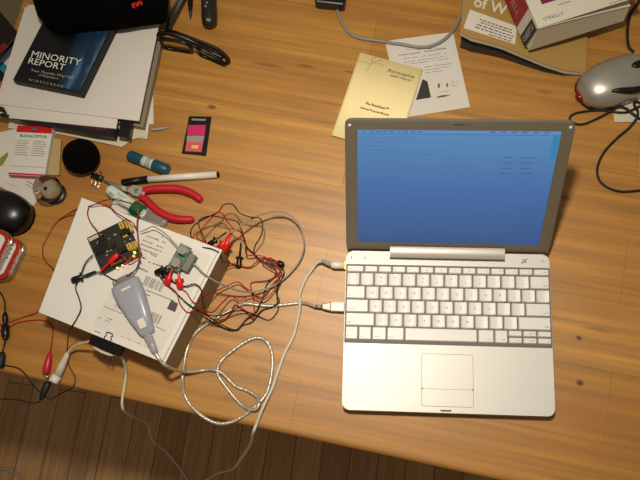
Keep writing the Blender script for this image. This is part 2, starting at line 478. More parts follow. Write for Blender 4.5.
rows = [
    (0, RP, [('fn', .95), ('ctrl', .95), ('option', 1.05), ('command', 1.25), ('', 5.1), ('command', 1.15), ('enter', .95)]),
    (RP, RP, [('shift', 2.1)] + [(c, 1) for c in 'ZXCVBNM'] + [('<|,', 1), ('>|.', 1), ('?|/', 1), ('shift', 2.3)]),
    (2 * RP, RP, [('caps lock', 1.65)] + [(c, 1) for c in 'ASDFGHJKL'] + [(':|;', 1), ('"|\'', 1), ('return', 1.75)]),
    (3 * RP, RP, [('tab', 1.4)] + [(c, 1) for c in 'QWERTYUIOP'] + [('{|[', 1), ('}|]', 1), ('-|\\', 1.0)]),
    (4 * RP, RP, [('~|`', 1)] + [(a + '|' + b, 1) for a, b in zip('!@#$%^&*()_+', '1234567890-=')] + [('delete', 1.4)]),
    (5 * RP, 0.0100, [('esc', 1.27)] + [('F%d' % k, 1) for k in range(1, 13)] + [('eject', 1.13)]),
]
for yo, h_, ks in rows:
    x = KX
    for lg, wu in ks:
        sm = h_ < 0.013
        sc = wu <= 1.01 and not sm and yo > 0
        bm = key_mesh(x, KY + yo, x + wu * U, KY + yo + h_, lg, sc, sm)
        obj('key', bm, [M_key, M_inkp], lap)
        x += wu * U
AX = KX + 11.4 * U
for r_ in range(2):
    for c_ in range(3):
        lg = (('', 'page up', ''), ('home', 'page dn', 'end'))[1 - r_][c_]
        bm = key_mesh(AX + c_ * 3.0 / 3 * U, KY + r_ * RP / 2, AX + (c_ + 1) * 3.0 / 3 * U, KY + (r_ + 1) * RP / 2, lg, False, True)
        obj('key', bm, [M_key, M_inkp], lap)
# trackpad with groove
bm = B(); add_prism(bm, rrect(0.1042, 0.0082, 0.1722, 0.0772, 0.0032), LZ - 0.0005, LZ + 0.00006, 0); obj('trackpad_groove', bm, M_groove, lap)
bm = B(); add_prism(bm, rrect(0.1048, 0.0312, 0.1716, 0.0766, 0.0028), LZ, LZ + 0.0002, 0); obj('trackpad', bm, M_alu, lap)
bm = B(); add_prism(bm, rrect(0.1048, 0.0088, 0.1716, 0.0307, 0.0028), LZ, LZ + 0.0003, 0); obj('trackpad_button', bm, M_alu, lap)
# hinge barrel and slot
bm = B(); add_box(bm, (0.0600, 0.2052, LZ - 0.002), (0.2170, 0.2075, LZ + 0.0006), 0); obj('hinge_slot', bm, M_ink, lap)
bm = B()
prof = [(0.2075, LZ - 0.004), (0.2075, LZ + 0.0022), (0.2090, LZ + 0.0036), (0.2170, LZ + 0.0062), (0.2225, LZ + 0.0056), (0.2235, LZ - 0.004)]
va = [bm.verts.new((0.0605, y, z)) for y, z in prof]; vb = [bm.verts.new((0.2165, y, z)) for y, z in prof]
for i in range(len(prof)):
    j = (i + 1) % len(prof); bm.faces.new((va[i], vb[i], vb[j], va[j]))
bm.faces.new(va); bm.faces.new(vb[::-1])
bmesh.ops.bevel(bm, geom=bm.edges[:], offset=0.0006, segments=2, affect='EDGES')
o = obj('hinge', bm, mat('hinge_aluminium', '#b4afa6', .4, .3), lap); sharp_smooth(o, 30)
# lid: local frame x, s (up the lid), n (towards the viewer)
LA = 0.996
bm = B(); LL = 0.2116
outer = rrect(0, 0.0, LW, LL, 0.009); zb_, zf_ = -0.0065, 0.0
add_prism(bm, outer, zb_, -0.0006, 0, 1)
# raised rim around the display
sx0, sx1, sy0, sy1 = 0.0155, LW - 0.0155, 0.014, 0.1985
add_box(bm, (sx0 - 0.001, sy1 + 0.0006, -0.0006), (sx1 + 0.001, LL - 0.002, 0.0), 0)
add_box(bm, (sx0 - 0.001, 0.001, -0.0006), (sx1 + 0.001, sy0 - 0.0006, 0.0), 0)
add_box(bm, (0.001, 0.001, -0.0006), (sx0 - 0.0006, LL - 0.009, 0.0), 0)
add_box(bm, (sx1 + 0.0006, 0.001, -0.0006), (LW - 0.001, LL - 0.009, 0.0), 0)
lid = obj('lid', bm, [M_bezel, M_alu_d], lap, rot=(LA, 0, 0), loc=(0, 0.2194, 0.021))
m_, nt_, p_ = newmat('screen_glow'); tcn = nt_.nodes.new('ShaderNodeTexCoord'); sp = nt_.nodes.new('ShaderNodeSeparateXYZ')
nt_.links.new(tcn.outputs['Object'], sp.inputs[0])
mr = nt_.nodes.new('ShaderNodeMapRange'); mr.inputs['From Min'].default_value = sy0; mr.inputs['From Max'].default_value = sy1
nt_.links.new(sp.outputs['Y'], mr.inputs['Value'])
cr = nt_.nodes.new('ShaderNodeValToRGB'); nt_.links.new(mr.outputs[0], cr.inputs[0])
cr.color_ramp.elements[0].color = lin('#2b5082'); cr.color_ramp.elements[1].color = lin('#5485b4')  # viewing-angle fade of the panel painted into the emission, darker downwards
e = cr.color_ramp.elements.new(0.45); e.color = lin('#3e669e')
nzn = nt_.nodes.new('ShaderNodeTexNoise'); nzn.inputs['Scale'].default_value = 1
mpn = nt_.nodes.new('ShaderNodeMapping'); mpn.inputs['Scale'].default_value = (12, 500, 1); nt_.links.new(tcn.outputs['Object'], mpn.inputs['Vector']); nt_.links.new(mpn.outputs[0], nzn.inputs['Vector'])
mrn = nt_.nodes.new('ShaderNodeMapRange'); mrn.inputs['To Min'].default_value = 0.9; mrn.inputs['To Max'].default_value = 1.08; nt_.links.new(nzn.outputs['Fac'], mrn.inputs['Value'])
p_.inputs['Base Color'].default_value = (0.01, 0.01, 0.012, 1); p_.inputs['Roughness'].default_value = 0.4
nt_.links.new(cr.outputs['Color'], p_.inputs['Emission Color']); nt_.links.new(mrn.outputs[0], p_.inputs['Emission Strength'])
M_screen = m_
def emi(n, c, s): return mat(n, '#050505', 0.4, emit=c, es=s, var=0)
M_s_menu = emi('screen_menu', '#6088bc', 1); M_s_text = emi('screen_text', '#31588e', 1); M_s_teal = emi('screen_teal', '#3380aa', 1); M_s_dark = emi('screen_dark_bar', '#365f98', 1)
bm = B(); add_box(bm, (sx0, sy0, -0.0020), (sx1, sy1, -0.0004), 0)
z = -0.0004
add_bar(bm, sx0, sy1 - 0.0040, sx1, sy1, z, 1, th=0.00006)
for k in range(9): add_bar(bm, sx0 + .006 + k * .0085, sy1 - .0028, sx0 + .006 + k * .0085 + .005, sy1 - .0016, z + .00006, 2, th=.00004)
for k in range(6): add_bar(bm, sx1 - .085 + k * .013, sy1 - .0028, sx1 - .085 + k * .013 + .006, sy1 - .0014, z + .00006, 2, th=.00004)
add_bar(bm, sx1 - 0.0085, sy1 - 0.042, sx1 - 0.0008, sy1 - 0.005, z, 3, th=0.00006)
add_bar(bm, sx0 + .004, sy1 - .0062, sx1 - .012, sy1 - .0056, z, 4, th=0.00004)
random.seed(3)
for k in range(4):
    y = sy1 - 0.040 - k * 0.0082
    add_bar(bm, sx1 - .065, y, sx1 - .065 + random.uniform(.011, .015), y + .0010, z, 2, th=.00005)
    add_bar(bm, sx1 - .042, y, sx1 - .042 + random.uniform(.013, .017), y + .0010, z, 2, th=.00005)
for k in range(3):
    y = sy1 - 0.073 - k * 0.0050
    add_bar(bm, sx1 - .042, y, sx1 - .042 + .008, y + .0005, z, 2, th=.00005)
for k in range(26):
    y = sy1 - 0.012 - k * 0.006; xx = sx0 + 0.008
    for j in range(random.randint(2, 6)):
        ww = random.uniform(.006, .018); add_bar(bm, xx, y, xx + ww, y + .00035, z, 4, th=.00004); xx += ww + .004
    if k > 8: 
        add_bar(bm, sx1 - .078, y, sx1 - .078 + random.uniform(.003, .012), y + .0003, z, 4, th=.00004)
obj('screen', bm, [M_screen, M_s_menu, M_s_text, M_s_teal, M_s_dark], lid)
for x in (0.006, LW - 0.006):
    bm = B(); add_lathe(bm, (x, LL - 0.0065, 0), (x, LL - 0.0065, 0.0012), [(0, .0021), (.7, .0020), (1, .001)], 0, 14); obj('bumper', bm, M_white, lid, label='pale round lid bumper')
bm = B(); add_box(bm, (LW / 2 - 0.007, LL - 0.0052, -0.0001), (LW / 2 + 0.007, LL - 0.0038, 0.0002), 0); obj('latch_slot', bm, M_ink, lid)

# ------------------------------------------------------------------ cables from the laptop
def wpts(lst, z=0.002):
    out = []
    for p in lst:
        zz = p[2] if len(p) > 2 else z
        out.append(at(p[0], p[1], zz))
    return out
def cable_thing(name, label, cat, p0, group=None):
    return thing(name, label, cat, (p0.x, p0.y, 0), 0, group)
M_ring = mat('amber_glow', '#e8c840', 0.4, emit='#ffd23c', es=1.2)

pts = wpts([(322, 261, .013), (317, 263, .010), (312.5, 268.8, .006), (305, 280, .0035), (299.5, 295, .0055), (300, 302, .0095), (299, 312, .006), (293.8, 335, .003), (285, 352.5, .003),
            (277.5, 372.5, .003), (272.5, 387.5, .003), (266, 401, .0075), (261, 412, .008), (256.5, 424, .003)])
end = pts[-1]
pts += wpts([(253, 433, -.004), (250, 445, -.08), (240, 460, -.25), (232, 469, -.45), (217, 473.5, -.66), (205, 480, -.732), (170, 492, -.7365)])
pc = cable_thing('charging_cable', 'white laptop charging cable with a glowing barrel plug, running off the desk front edge', 'cable', at(322, 261))
bm = B(); add_tube(bm, pts, 0.0022, 0, 8, 6); obj('cord', bm, M_wcable, pc, world=True)
pl0 = Vector((-0.0150, 0.2010, 0.0125)); pl1 = Vector((-0.0028, 0.2010, 0.0125)); a0 = pts[0]
yy = 0.1985
A_ = Vector((-0.0025, yy, .0125)); B_ = Vector((-0.0215, yy, .0125))
bm = B(); add_lathe(bm, B_, A_, [(0, .0030), (.12, .0046), (.3, .0054), (1, .0056)], 0, 20); obj('plug', bm, M_white, pc, world=True)
bm = B(); add_lathe(bm, A_, Vector((-0.0003, yy, .0125)), [(0, .0057), (1, .0057)], 0, 20); obj('indicator_ring', bm, M_ring, pc, world=True, label='glowing amber ring')
bm = B(); add_tube(bm, [a0, (a0 + B_) / 2 + Vector((0, 0, .0005)), B_], lambda t: 0.0026 + 0.0006 * t, 0, 12, 4); obj('strain_relief', bm, M_gwire, pc, world=True)

u0 = Vector((-0.0003, 0.1385, 0.0105)); 
py_usb = 0.1395
uc = cable_thing('usb_cable', 'silvery shielded cable looping from the laptop side to the translucent adapter', 'cable', at(270, 305))
bm = B()
vs = add_prism(bm, [(-0.0195, py_usb - .0062), (-0.0008, py_usb - .0066), (-0.0008, py_usb + .0066), (-0.0195, py_usb + .0062)], 0.0075, 0.0145, 0, bev=0.001)
obj('usb_plug', bm, M_white, uc, world=True, label='white connector plug')
bm = B(); add_prism(bm, [(-0.0315, py_usb - .0035), (-0.0196, py_usb - .0062), (-0.0196, py_usb + .0062), (-0.0315, py_usb + .0035)], 0.0085, 0.0135, 0, bev=0.001)
add_lathe(bm, (-0.040, py_usb, .0105), (-0.0315, py_usb, .011), [(0, .0022), (1, .0028)], 0, 12)
obj('strain_relief', bm, M_metald, uc, world=True, label='clear moulded strain relief')
BZ = 0.070    # top of the white carton
up = [Vector((-0.040, py_usb, .0105))] + wpts([(307, 303.5, .006), (300, 303, .0025), (290, 304), (281, 305), (270, 306), (258, 305, .003), (245, 303.5, .004), (236, 307, .003), (222, 315), (205, 325), (193, 336), (187, 350), (184.5, 362, .0035), (182.5, 378, .0075),
     (184, 393), (191, 406), (205, 418), (219, 423.5), (233, 421.5), (246, 414), (257, 405, .0035), (266, 394), (271, 378), (272.5, 358), (269, 345), (262, 338.5), (253, 338.5), (242, 344), (231, 352), (222, 360), (217.5, 369, .005), (219, 377, .004), (226, 387), (235, 398), (243, 406, .0035), (250, 409.5, .006), (256, 409, .008),
     (259, 404, .0085), (257, 397, .005), (248, 391, .003), (236, 386.5), (229, 380), (223, 374, .0045), (215, 370, .0065), (205, 370, .004), (195, 371.5, .008), (184, 371.5, .018), (174, 369.5, .045), (166, 365.5, BZ + .004), (160, 360, BZ + .004), (155, 352.5, BZ + .005)], 0.0024)
bm = B(); add_tube(bm, up, 0.0024, 0, 8, 5); obj('cord', bm, M_usb, uc, world=True)
bm = B(); q0, q1 = at(155.5, 353, BZ + .0055), at(146.5, 333, BZ + .007)
add_lathe(bm, q0, q1, [(0, .0034), (.15, .0048), (.85, .0060), (1, .0050)], 0, 14, flat=.75); obj('usb_plug', bm, M_frost, uc, world=True, label='clear moulded plug in the adapter end')
bm = B(); p0 = q0.lerp(q1, .45); p1 = q0.lerp(q1, .98); d = (p1 - p0).normalized(); s_ = Vector((-d.y, d.x, 0)); 
add_prism(bm, [p0 - s_ * .0024, p1 - s_ * .0024, p1 + s_ * .0024, p0 + s_ * .0024], BZ + .0098, BZ + .0118, 0); obj('metal_shell', bm, M_metal, uc, world=True)

# ------------------------------------------------------------------ white carton
carton = thing('cardboard_carton', 'white cardboard carton with a shipping label, under the circuit board', 'box', (at(39, 312, BZ).x, at(39, 312, BZ).y, 0), math.radians(-19.4))
c0 = at(39, 312, BZ); CW, CH = 0.2, 0.166
Pc = [at(*p, BZ) for p in ((39, 312), (165, 363), (222, 250), (82, 198))]
bm = B(); add_prism(bm, [p for p in Pc], 0.0, BZ - 0.0012, 1, 1); 
obj('carton_body', bm, [M_card, M_cardside], carton, world=True, label='brown cardboard sides')
bm = B()
cen = sum(Pc, Vector()) / 4
Po = [p + (p - cen).normalized() * 0.0004 for p in Pc]
add_prism(bm, Po, BZ - 0.0011, BZ, 0, 0); obj('carton_lid', bm, M_card, carton, world=True)
# tuck line along the right edge
bm = B(); a, b = Pc[1], Pc[2]; i = (Pc[0] - Pc[1]).normalized()
add_prism(bm, [a + i * .0035, b + i * .0035, b + i * .0045, a + i * .0045], BZ, BZ + .0001, 0)
obj('lid_crease', bm, M_inkg, carton, world=True)
# shipping label: frame LU along the label lines
L0 = at(107, 309, BZ); LU_ = (at(222, 250, BZ) - at(82, 198, BZ)).normalized(); LV = Vector((-LU_.y, LU_.x, 0))
lab = thing  # keep name free
def P2M(o, u, z): 
    v = Vector((-u.y, u.x, 0)); 
    return Matrix(((u.x, v.x, 0, o.x), (u.y, v.y, 0, o.y), (0, 0, 1, z), (0, 0, 0, 1)))
LO = at(86, 318, BZ)
ML = P2M(LO, LU_, BZ)
def lloc(px, py):
    q = ML.inverted() @ at(px, py, BZ); return q.x, q.y
bm = B()
lx0, ly0 = lloc(82, 323); lx1, ly1 = lloc(213, 262)
c1 = [at(92, 325, BZ), at(160, 353, BZ), at(211, 256, BZ), at(146, 229, BZ)]
add_prism(bm, c1, BZ + .0001, BZ + .0003, 0)
zt = .0004
def strip(p, q, wd, bm=bm, mi=1, z=zt):
    a, b = at(*p, BZ), at(*q, BZ); d = (b - a).normalized(); n = Vector((-d.y, d.x, 0)) * wd / 2
    add_prism(bm, [a - n, b - n, b + n, a + n], BZ + z, BZ + z + .0001, mi)
random.seed(11)
def textline(x0, y0, x1, y1, wd, dens=.8, mi=1):
    a, b = Vector((x0, y0)), Vector((x1, y1)); L_ = (b - a).length; t = 0
    while t < L_:
        w_ = random.uniform(1.2, 3.0); e_ = min(t + w_, L_)
        if random.random() < dens: 
            p, q = a + (b - a) * (t / L_), a + (b - a) * (e_ / L_); strip((p.x, p.y), (q.x, q.y), wd, mi=mi)
        t = e_ + random.uniform(.5, 1.0)
for x0, y0, x1, y1 in ((147, 236, 166, 243), (143, 240, 163, 248), (141, 244, 162, 252), (139, 248, 158, 255), (151, 254, 157, 257)):
    textline(x0, y0, x1, y1, .0014, .95)
textline(139, 256, 146, 259, .0022, 1); textline(146, 261, 160, 266, .0016, .9); textline(139, 268, 148, 272, .0026, 1)
textline(150, 241, 166, 236, .0008, .5, 1)
strip((146, 290), (174, 301), .0010); strip((104, 306), (122, 314), .0007); strip((155, 326), (165, 331), .0008)
strip((143, 293), (150, 296), .0012)
for px_, py_, n_, L_, ax in ((147, 276, 13, 9, 1), (118, 300, 6, 7, 1), (153, 312, 7, 9, 1)):
    for k in range(n_):
        a = at(px_ + k * 1.45, py_ + k * .58, BZ); d = -LV; wdt = random.choice((.0004, .0008, .0011))
        b = a + (at(px_ - 4, py_ + L_, BZ) - at(px_, py_, BZ))
        dd = (b - a).normalized(); n = Vector((-dd.y, dd.x, 0)) * wdt / 2
        add_prism(bm, [a - n, b - n, b + n, a + n], BZ + zt, BZ + zt + .0001, 1)
# plain dark square
sq = [at(171.3, 300.2, BZ), at(178.2, 303.6, BZ), at(175.3, 312.3, BZ), at(167, 308.8, BZ)]
add_prism(bm, sq, BZ + zt, BZ + zt + .0001, 2)
textline(98, 317, 114, 324, .0008, .6); textline(95, 331, 101, 333, .0012, .8); textline(119, 335, 152, 349, .0006, .7); textline(108, 318, 112, 320, .001, 1)
obj('shipping_label', bm, [M_paper, M_inkp, mat('label_square', '#4a4448', .7)], carton, world=True, label='printed white shipping label')

# ------------------------------------------------------------------ translucent serial adapter
ad = thing('serial_adapter', 'translucent bluish plastic adapter with a white sticker, lying on the carton', 'adapter', (at(132, 303, BZ).x, at(132, 303, BZ).y, BZ), 0)
A0, A1 = at(147.5, 334, BZ + .010), at(125, 283, BZ + .010); d = (A1 - A0).normalized(); n = Vector((-d.y, d.x, 0)); LEN = (A1 - A0).length
bm = B(); sec = [(0, .0085, .0055), (.05, .0100, .0068), (.35, .0150, .0085), (.7, .0192, .0095), (.92, .0200, .0098), (.985, .0195, .0095), (1, .0180, .0085)]
rings = []
for t, wd, h_ in sec:
    c = A0 + d * (t * LEN); c.z = BZ + h_ + .0004; ring = []
    for k in range(24):
        a = 2 * PI * k / 24; ex = math.copysign(abs(math.cos(a)) ** .55, math.cos(a)); ez = math.copysign(abs(math.sin(a)) ** .55, math.sin(a))
        ring.append(bm.verts.new(c + n * (ex * wd) + Vector((0, 0, ez * h_))))
    rings.append(ring)
for a_, b_ in zip(rings, rings[1:]):
    for k in range(24): f = bm.faces.new((a_[k], a_[(k + 1) % 24], b_[(k + 1) % 24], b_[k])); f.smooth = True
bm.faces.new(rings[0][::-1]); bm.faces.new(rings[-1])
body = obj('adapter_body', bm, M_frost, ad, world=True); sharp_smooth(body, 50)
bm = B(); c = A0 + d * (LEN * .19); T = P2M(c, d, BZ + .0163); add_prism(bm, rrect(-.0065, -.0048, .0065, .0048, .0008), -0.0012, .0006, 0, M=T); obj('sticker', bm, M_paper, ad, world=True, label='white paper sticker')
bm = B(); c = A0 + d * (LEN * .86); T = P2M(c, d, BZ + .0195); add_prism(bm, rrect(-.0014, -.0065, .0014, .0065, .0006), -.001, .0006, 0, M=T); obj('raised_mark', bm, M_lbl, ad, world=True)
bm = B(); T = P2M(A1, d, BZ + .0015)
add_box(bm, (0.0002, -.0155, 0), (.0035, .0155, .0125), 0, bev=.0006, M=T); add_box(bm, (.0035, -.0085, .0015), (.0095, .0085, .011), 0, bev=.001, M=T)
obj('serial_connector', bm, M_metal, ad, world=True, label='metal serial connector')
for sgn in (-1, 1):
    bm = B(); p = A1 + n * (.0125 * sgn); p.z = BZ + .0085; add_lathe(bm, p + d * .0037, p + d * .0095, [(0, .0030), (.8, .0030), (1, .0022)], 0, 12); obj('thumbscrew', bm, M_metald, ad, world=True)

# ------------------------------------------------------------------ circuit board
PZ = BZ + 0.006
pa, pb, pd = at(87, 238, PZ), at(124, 220, PZ), at(101, 276, PZ)
ux = (pb - pa).normalized(); BWd = (pb - pa).length; BHt = (pd - pa).length * .98
brd = thing('circuit_board', 'dark square circuit board with yellow connectors and lit lamps on the carton', 'circuit board', (pa.x, pa.y, BZ), math.atan2(ux.y, ux.x))
BH = -BHt       # board spans local x 0..BWd, y BH..0
BWd = BWd * 1.06
for x, y in ((.003, -.003), (BWd - .003, -.003), (.003, BH + .003), (BWd - .003, BH + .003)):
    bm = B(); add_lathe(bm, (x, y, 0.0005), (x, y, .005), [(0, .0025), (1, .0025)], 0, 10); obj('standoff', bm, M_metald, brd)
bm = B(); add_box(bm, (0, BH, .005), (BWd, 0, .0066), 0); obj('board', bm, M_pcb, brd)
def comp(name, x0, y0, x1, y1, h, m, bev=.0003, label=None):
    bm = B(); add_box(bm, (x0, y0, .0066), (x1, y1, .0066 + h), 0, bev=bev, seg=1); return obj(name, bm, m, brd, label=label)
comp('memory_socket', .0015, -.0075, .0155, -.0025, .0025, mat('pale_socket', '#b9b08c', .5))
comp('chip', .003, -.030, .022, -.017, .003, M_blk); comp('chip', .012, -.014, .022, -.007, .0022, M_blk); comp('chip', .025, -.031, .032, -.024, .002, M_blk)
random.seed(5)
for k in range(26):
    x, y = random.uniform(.003, BWd - .004), random.uniform(BH + .012, -.004)
    comp('component', x, y, x + random.uniform(.001, .003), y + .0012, .0011, random.choice([M_metald, M_yconn, M_inkg, M_blk, M_lbl]), 0)
bri = Tof(brd).inverted()
for cx_, cy_ in ((121.3, 225.3), (127, 222.8), (124, 233.8), (129.3, 228.3), (129, 246.3), (134.3, 244.5)):
    q = bri @ at(cx_, cy_, BZ + .014); x0, y0, x1, y1 = q.x - .0034, q.y - .0048, q.x + .0034, q.y + .0048
    bm = B(); add_box(bm, (x0, y0, .0066), (x1, y1, .0140), 0, bev=.0005, seg=1)
    add_box(bm, (x0 + .0026, y0 + .0012, .0140), (x0 + .0036, y1 - .0012, .0143), 1)
    obj('servo_connector', bm, [M_yconn, M_ink], brd, label='tan yellow connector block')
comp('cable_plug', .0440, -.0235, .0575, -.0165, .009, M_blk, .0008, 'black cable plug')
comp('cable_plug', .030, -.043, .044, -.036, .006, M_blk, .0005)
for k in range(9):
    bm = B(); x = .0165 + k * .00254; add_box(bm, (x, BH + .003, .0066), (x + .0009, BH + .0039, .015), 0); obj('header_pin', bm, M_gold, brd)
comp('header_base', .0155, BH + .0015, .041, BH + .0052, .0025, M_blk, 0)
def led(px, py, c, s, r=.0014):
    p = brd_inv @ at(px, py, BZ + .011); bm = B(); add_lathe(bm, (p.x, p.y, .0066), (p.x, p.y, .0110), [(0, r), (.6, r), (.85, r * .8), (1, r * .3)], 0, 12)
    obj('indicator_lamp', bm, emi('lamp_' + c[1:], c, s), brd, label='lit indicator lamp')
brd_inv = Tof(brd).inverted()
led(134, 252, '#b8ff3c', 5); led(133.2, 255.5, '#ff7a20', 4.0); led(122, 265, '#ff8a5a', 3.5, .0012); led(117, 267.5, '#ffe070', 3.5, .0011)
for k in range(6): led(125 + k * 1.3, 262.5 - k * 1.2, '#c84818', .6, .0008)

# ------------------------------------------------------------------ sonar sensor
sn0 = at(187.5, 263, BZ)
sn = thing('ultrasonic_sensor', 'small green sensor board with two silver barrels standing on the carton', 'sensor', (sn0.x, sn0.y, BZ), math.atan2((at(188, 252, BZ) - at(180, 266, BZ)).y, (at(188, 252, BZ) - at(180, 266, BZ)).x))
bm = B(); add_box(bm, (-.018, -.0008, .0155), (.018, .0165, .0170), 0)
add_box(bm, (-.019, -.014, .001), (.008, -.012, .0155), 0) if False else None
obj('sensor_board', bm, M_gpcb, sn)
for sx in (-.009, .0095):
    bm = B(); add_lathe(bm, (sx, .006, .0170), (sx, .006, .0300), [(0, .0064), (.05, .0068), (.9, .0068), (1, .0062), (1, .0050), (.93, .0046)], 0, 28)
    o = obj('transducer', bm, M_metal, sn); sharp_smooth(o, 35)
    bm = B(); add_lathe(bm, (sx, .006, .0285), (sx, .006, .0291), [(0, .0046), (1, .0044)], 0, 20); obj('mesh_face', bm, M_inkg, o)
bm = B(); add_box(bm, (-.0125, -.010, .0003), (.0125, .014, .0140), 0, bev=.001); obj('foam_block', bm, mat('grey_foam', '#77776a', .9, bump=.4, scale=500), sn)
bm = B(); add_box(bm, (-.006, .0008, .0141), (.006, .011, .0154), 0); obj('chip', bm, M_blk, sn)

# ------------------------------------------------------------------ small wires
def wire(name, label, cat, pts, mt, r=.0009, group='loose wires on the desk', z=None):
    P = wpts(pts, z if z is not None else r + .0002)
    t = cable_thing(name, label, cat, P[0], group)
    bm = B(); add_tube(bm, P, r, 0, 6, 5); obj('wire', bm, mt, t, world=True)
    return t
def grabber(t, b, tip, m, label, zb=.006, zt=.008, hook=True, k=1.0):
    """a mini hook clip: tapering body and a thin nose"""
    p0, p1 = at(b[0], b[1], zb), at(tip[0], tip[1], zt)
    bm = B(); add_lathe(bm, p0, p1, [(0, .0022 * k), (.03, .0034 * k), (.10, .0042 * k), (.34, .0036 * k), (.42, .0030 * k), (.47, .0016 * k), (.93, .0012 * k), (1, .0006)], 0, 12, flat=.8)
    c = p0.lerp(p1, .40); d = (p1 - p0).normalized(); n = Vector((-d.y, d.x, 0))
    add_tube(bm, [c - n * .0055 * k, c + n * .0055 * k], .0013 * k, 0, 8, 0)
    return obj('hook_clip', bm, m, t, world=True, label=label)
T1, T2, T3 = BZ + .0012, BZ + .004, BZ + .010
g = 'test leads tangled beside the carton'
t = wire('test_lead', 'black test lead looping from the clips right of the carton', 'wire',
    [(207, 245, .046), (204, 237.5, .05), (198.5, 224.4, .05), (201, 218.8, .05), (211.6, 216, .05), (224.7, 218.4, .05), (237, 221.6, .046), (240.6, 228, .04), (243.4, 235.6, .03), (246.3, 246, .015), (253.8, 253.4, .008), (262, 261, .007), (271, 264, .006), (279.5, 268, .004), (278, 279.7, .003), (277, 299.4, .004), (278, 310, .003), (269.5, 320, .001), (257.5, 315.8, .004), (246, 311.5, .012), (235.6, 311, .020), (218, 315.8, .030), (206, 313.6, .046), (202.8, 301.6, .068), (200.6, 288.4, BZ + .006), (194, 284, BZ + .008), (183, 286, BZ + .006), (164, 277, BZ + .006)], M_bwire)
grabber(t, (208, 245.5), (227, 232), M_blk, 'black hook clip', .044, .052)
grabber(t, (162, 276.5), (176, 262), M_blk, 'black hook clip', BZ + .006, BZ + .017)
t = wire('test_lead', 'black test lead with the tall peak loop above the red clips', 'wire',
    [(158, 274, BZ + .006), (166, 284, BZ + .005), (175, 292, BZ + .004), (187.5, 303.8, BZ + .004), (197, 311, .062), (204, 317, .030), (213.7, 322.3, .012), (233.4, 331, .001), (246.6, 319, .005), (255.3, 312.5, .009), (262, 300, .004), (265, 290, .003), (267, 284, .003), (274, 277, .004), (276, 269, .006), (263, 262, .010), (254.7, 254.4, .014), (254.7, 247, .025), (261, 235.6, .038), (262.6, 224.4, .042), (259.4, 218, .044), (250, 217, .046), (239.7, 213, .05), (233, 204.7, .05), (223.8, 204.7, .05), (218, 212, .052), (201, 220.6, .045), (192.8, 227, .04), (190.6, 233.8, .04), (193.8, 242, .05), (201, 247, .068), (212, 249, BZ+.003), (220, 254, .068), (223, 261, .05), (231, 264, .02), (237, 267, .006)], M_bwire)
grabber(t, (238.5, 268), (241, 242), M_blk, 'black hook clip on the wood', .005, .008)
grabber(t, (155, 273.5), (174.5, 262), M_blk, 'black hook clip', BZ + .006, BZ + .018)
t = wire('test_lead', 'red test lead ringing the paired red clips and running down to the sensor', 'wire',
    [(216, 248, .03), (213, 262, .04), (218, 266.6, .02), (233, 263.8, .008), (248, 267.5, .006), (255.6, 262.8, .012), (262, 258, .010), (274.4, 260, .006), (282, 267.5, .004), (277, 275, .006), (267, 280.6, .004), (252, 282.5, .003), (251, 288.4, .003), (254, 303.8, .004), (253, 319, .001), (246, 311, .009), (235.6, 304.8, .012), (232, 310, .010), (224.7, 319, .009), (211.6, 319, .025), (202.8, 309, .064), (194, 310, BZ + .003), (187.5, 312.5, BZ + .002), (180, 303.8, BZ + .003), (176.6, 293, BZ + .004), (168, 285, BZ + .004)], M_red)
grabber(t, (217, 252), (232, 231), M_redp, 'red hook clip', .030, .045, k=1.25)
grabber(t, (166, 285), (173, 266), M_redp, 'red hook clip', BZ + .0055, BZ + .017, k=1.15)
t = wire('test_lead', 'red test lead arching over the grey cable between the clip pairs', 'wire',
    [(222, 249, .034), (209, 245, .05), (199.4, 239.8, .052), (196.6, 237, .05), (201, 230, .05), (210.6, 218.8, .052), (220, 212, .056), (227.5, 221.6, .05), (234, 229, .046), (240.6, 232, .042), (245.3, 241, .03), (246.3, 254.4, .02), (255.6, 255.3, .014), (265, 257, .012), (275, 264.4, .010), (281.6, 273, .007), (272.8, 284, .007), (261.9, 297, .008), (246.6, 288.4, .010), (237.8, 281.9, .016), (229, 285, .016), (217, 290.6, .02), (205, 296, .055), (197, 303, BZ + .004), (191.9, 301, BZ + .003), (187, 293, BZ + .003), (183, 290, BZ + .004), (180, 287, BZ + .004)], M_red)
grabber(t, (223, 251.5), (233, 230), M_redp, 'red hook clip', .030, .045, k=1.25)
grabber(t, (180.3, 289), (177.5, 266), M_redp, 'red hook clip', BZ + .0055, BZ + .017, k=1.15)
t = wire('test_lead', 'slack black test lead zigzagging low over the wood below the small tie', 'wire',
    [(281, 266, .007), (284, 272, .008), (280, 283, .010), (276, 292, .012), (279, 300, .012), (274, 306, .006), (262, 310, .007), (252, 322, .003), (243, 325, .003), (236, 330, .005), (222, 325, .014), (206, 315, .052), (194, 308, BZ + .006), (184, 301, BZ + .005)], M_bwire)
t = wire('test_lead', 'slack red test lead snaking from the small tie back to the carton side', 'wire',
    [(279, 264, .010), (270, 258, .014), (262, 262, .016), (270, 268, .015), (279, 275, .013), (274, 290, .013), (263, 300, .014), (250, 296, .014), (240, 301, .015), (231, 296, .02), (222, 303, .03), (213, 312, .04), (205, 311, .058)], M_red)
# knot of wires right
bm = B(); p0, p1 = at(277, 262, .006), at(284, 266, .006); add_lathe(bm, p0, p1, [(0, .002), (.2, .0045), (.8, .0045), (1, .002)], 0, 10); o = obj('cable_tie', bm, M_blk, world=True); tag(o, 'small black tie pinching the wires right of the carton', 'cable tie')
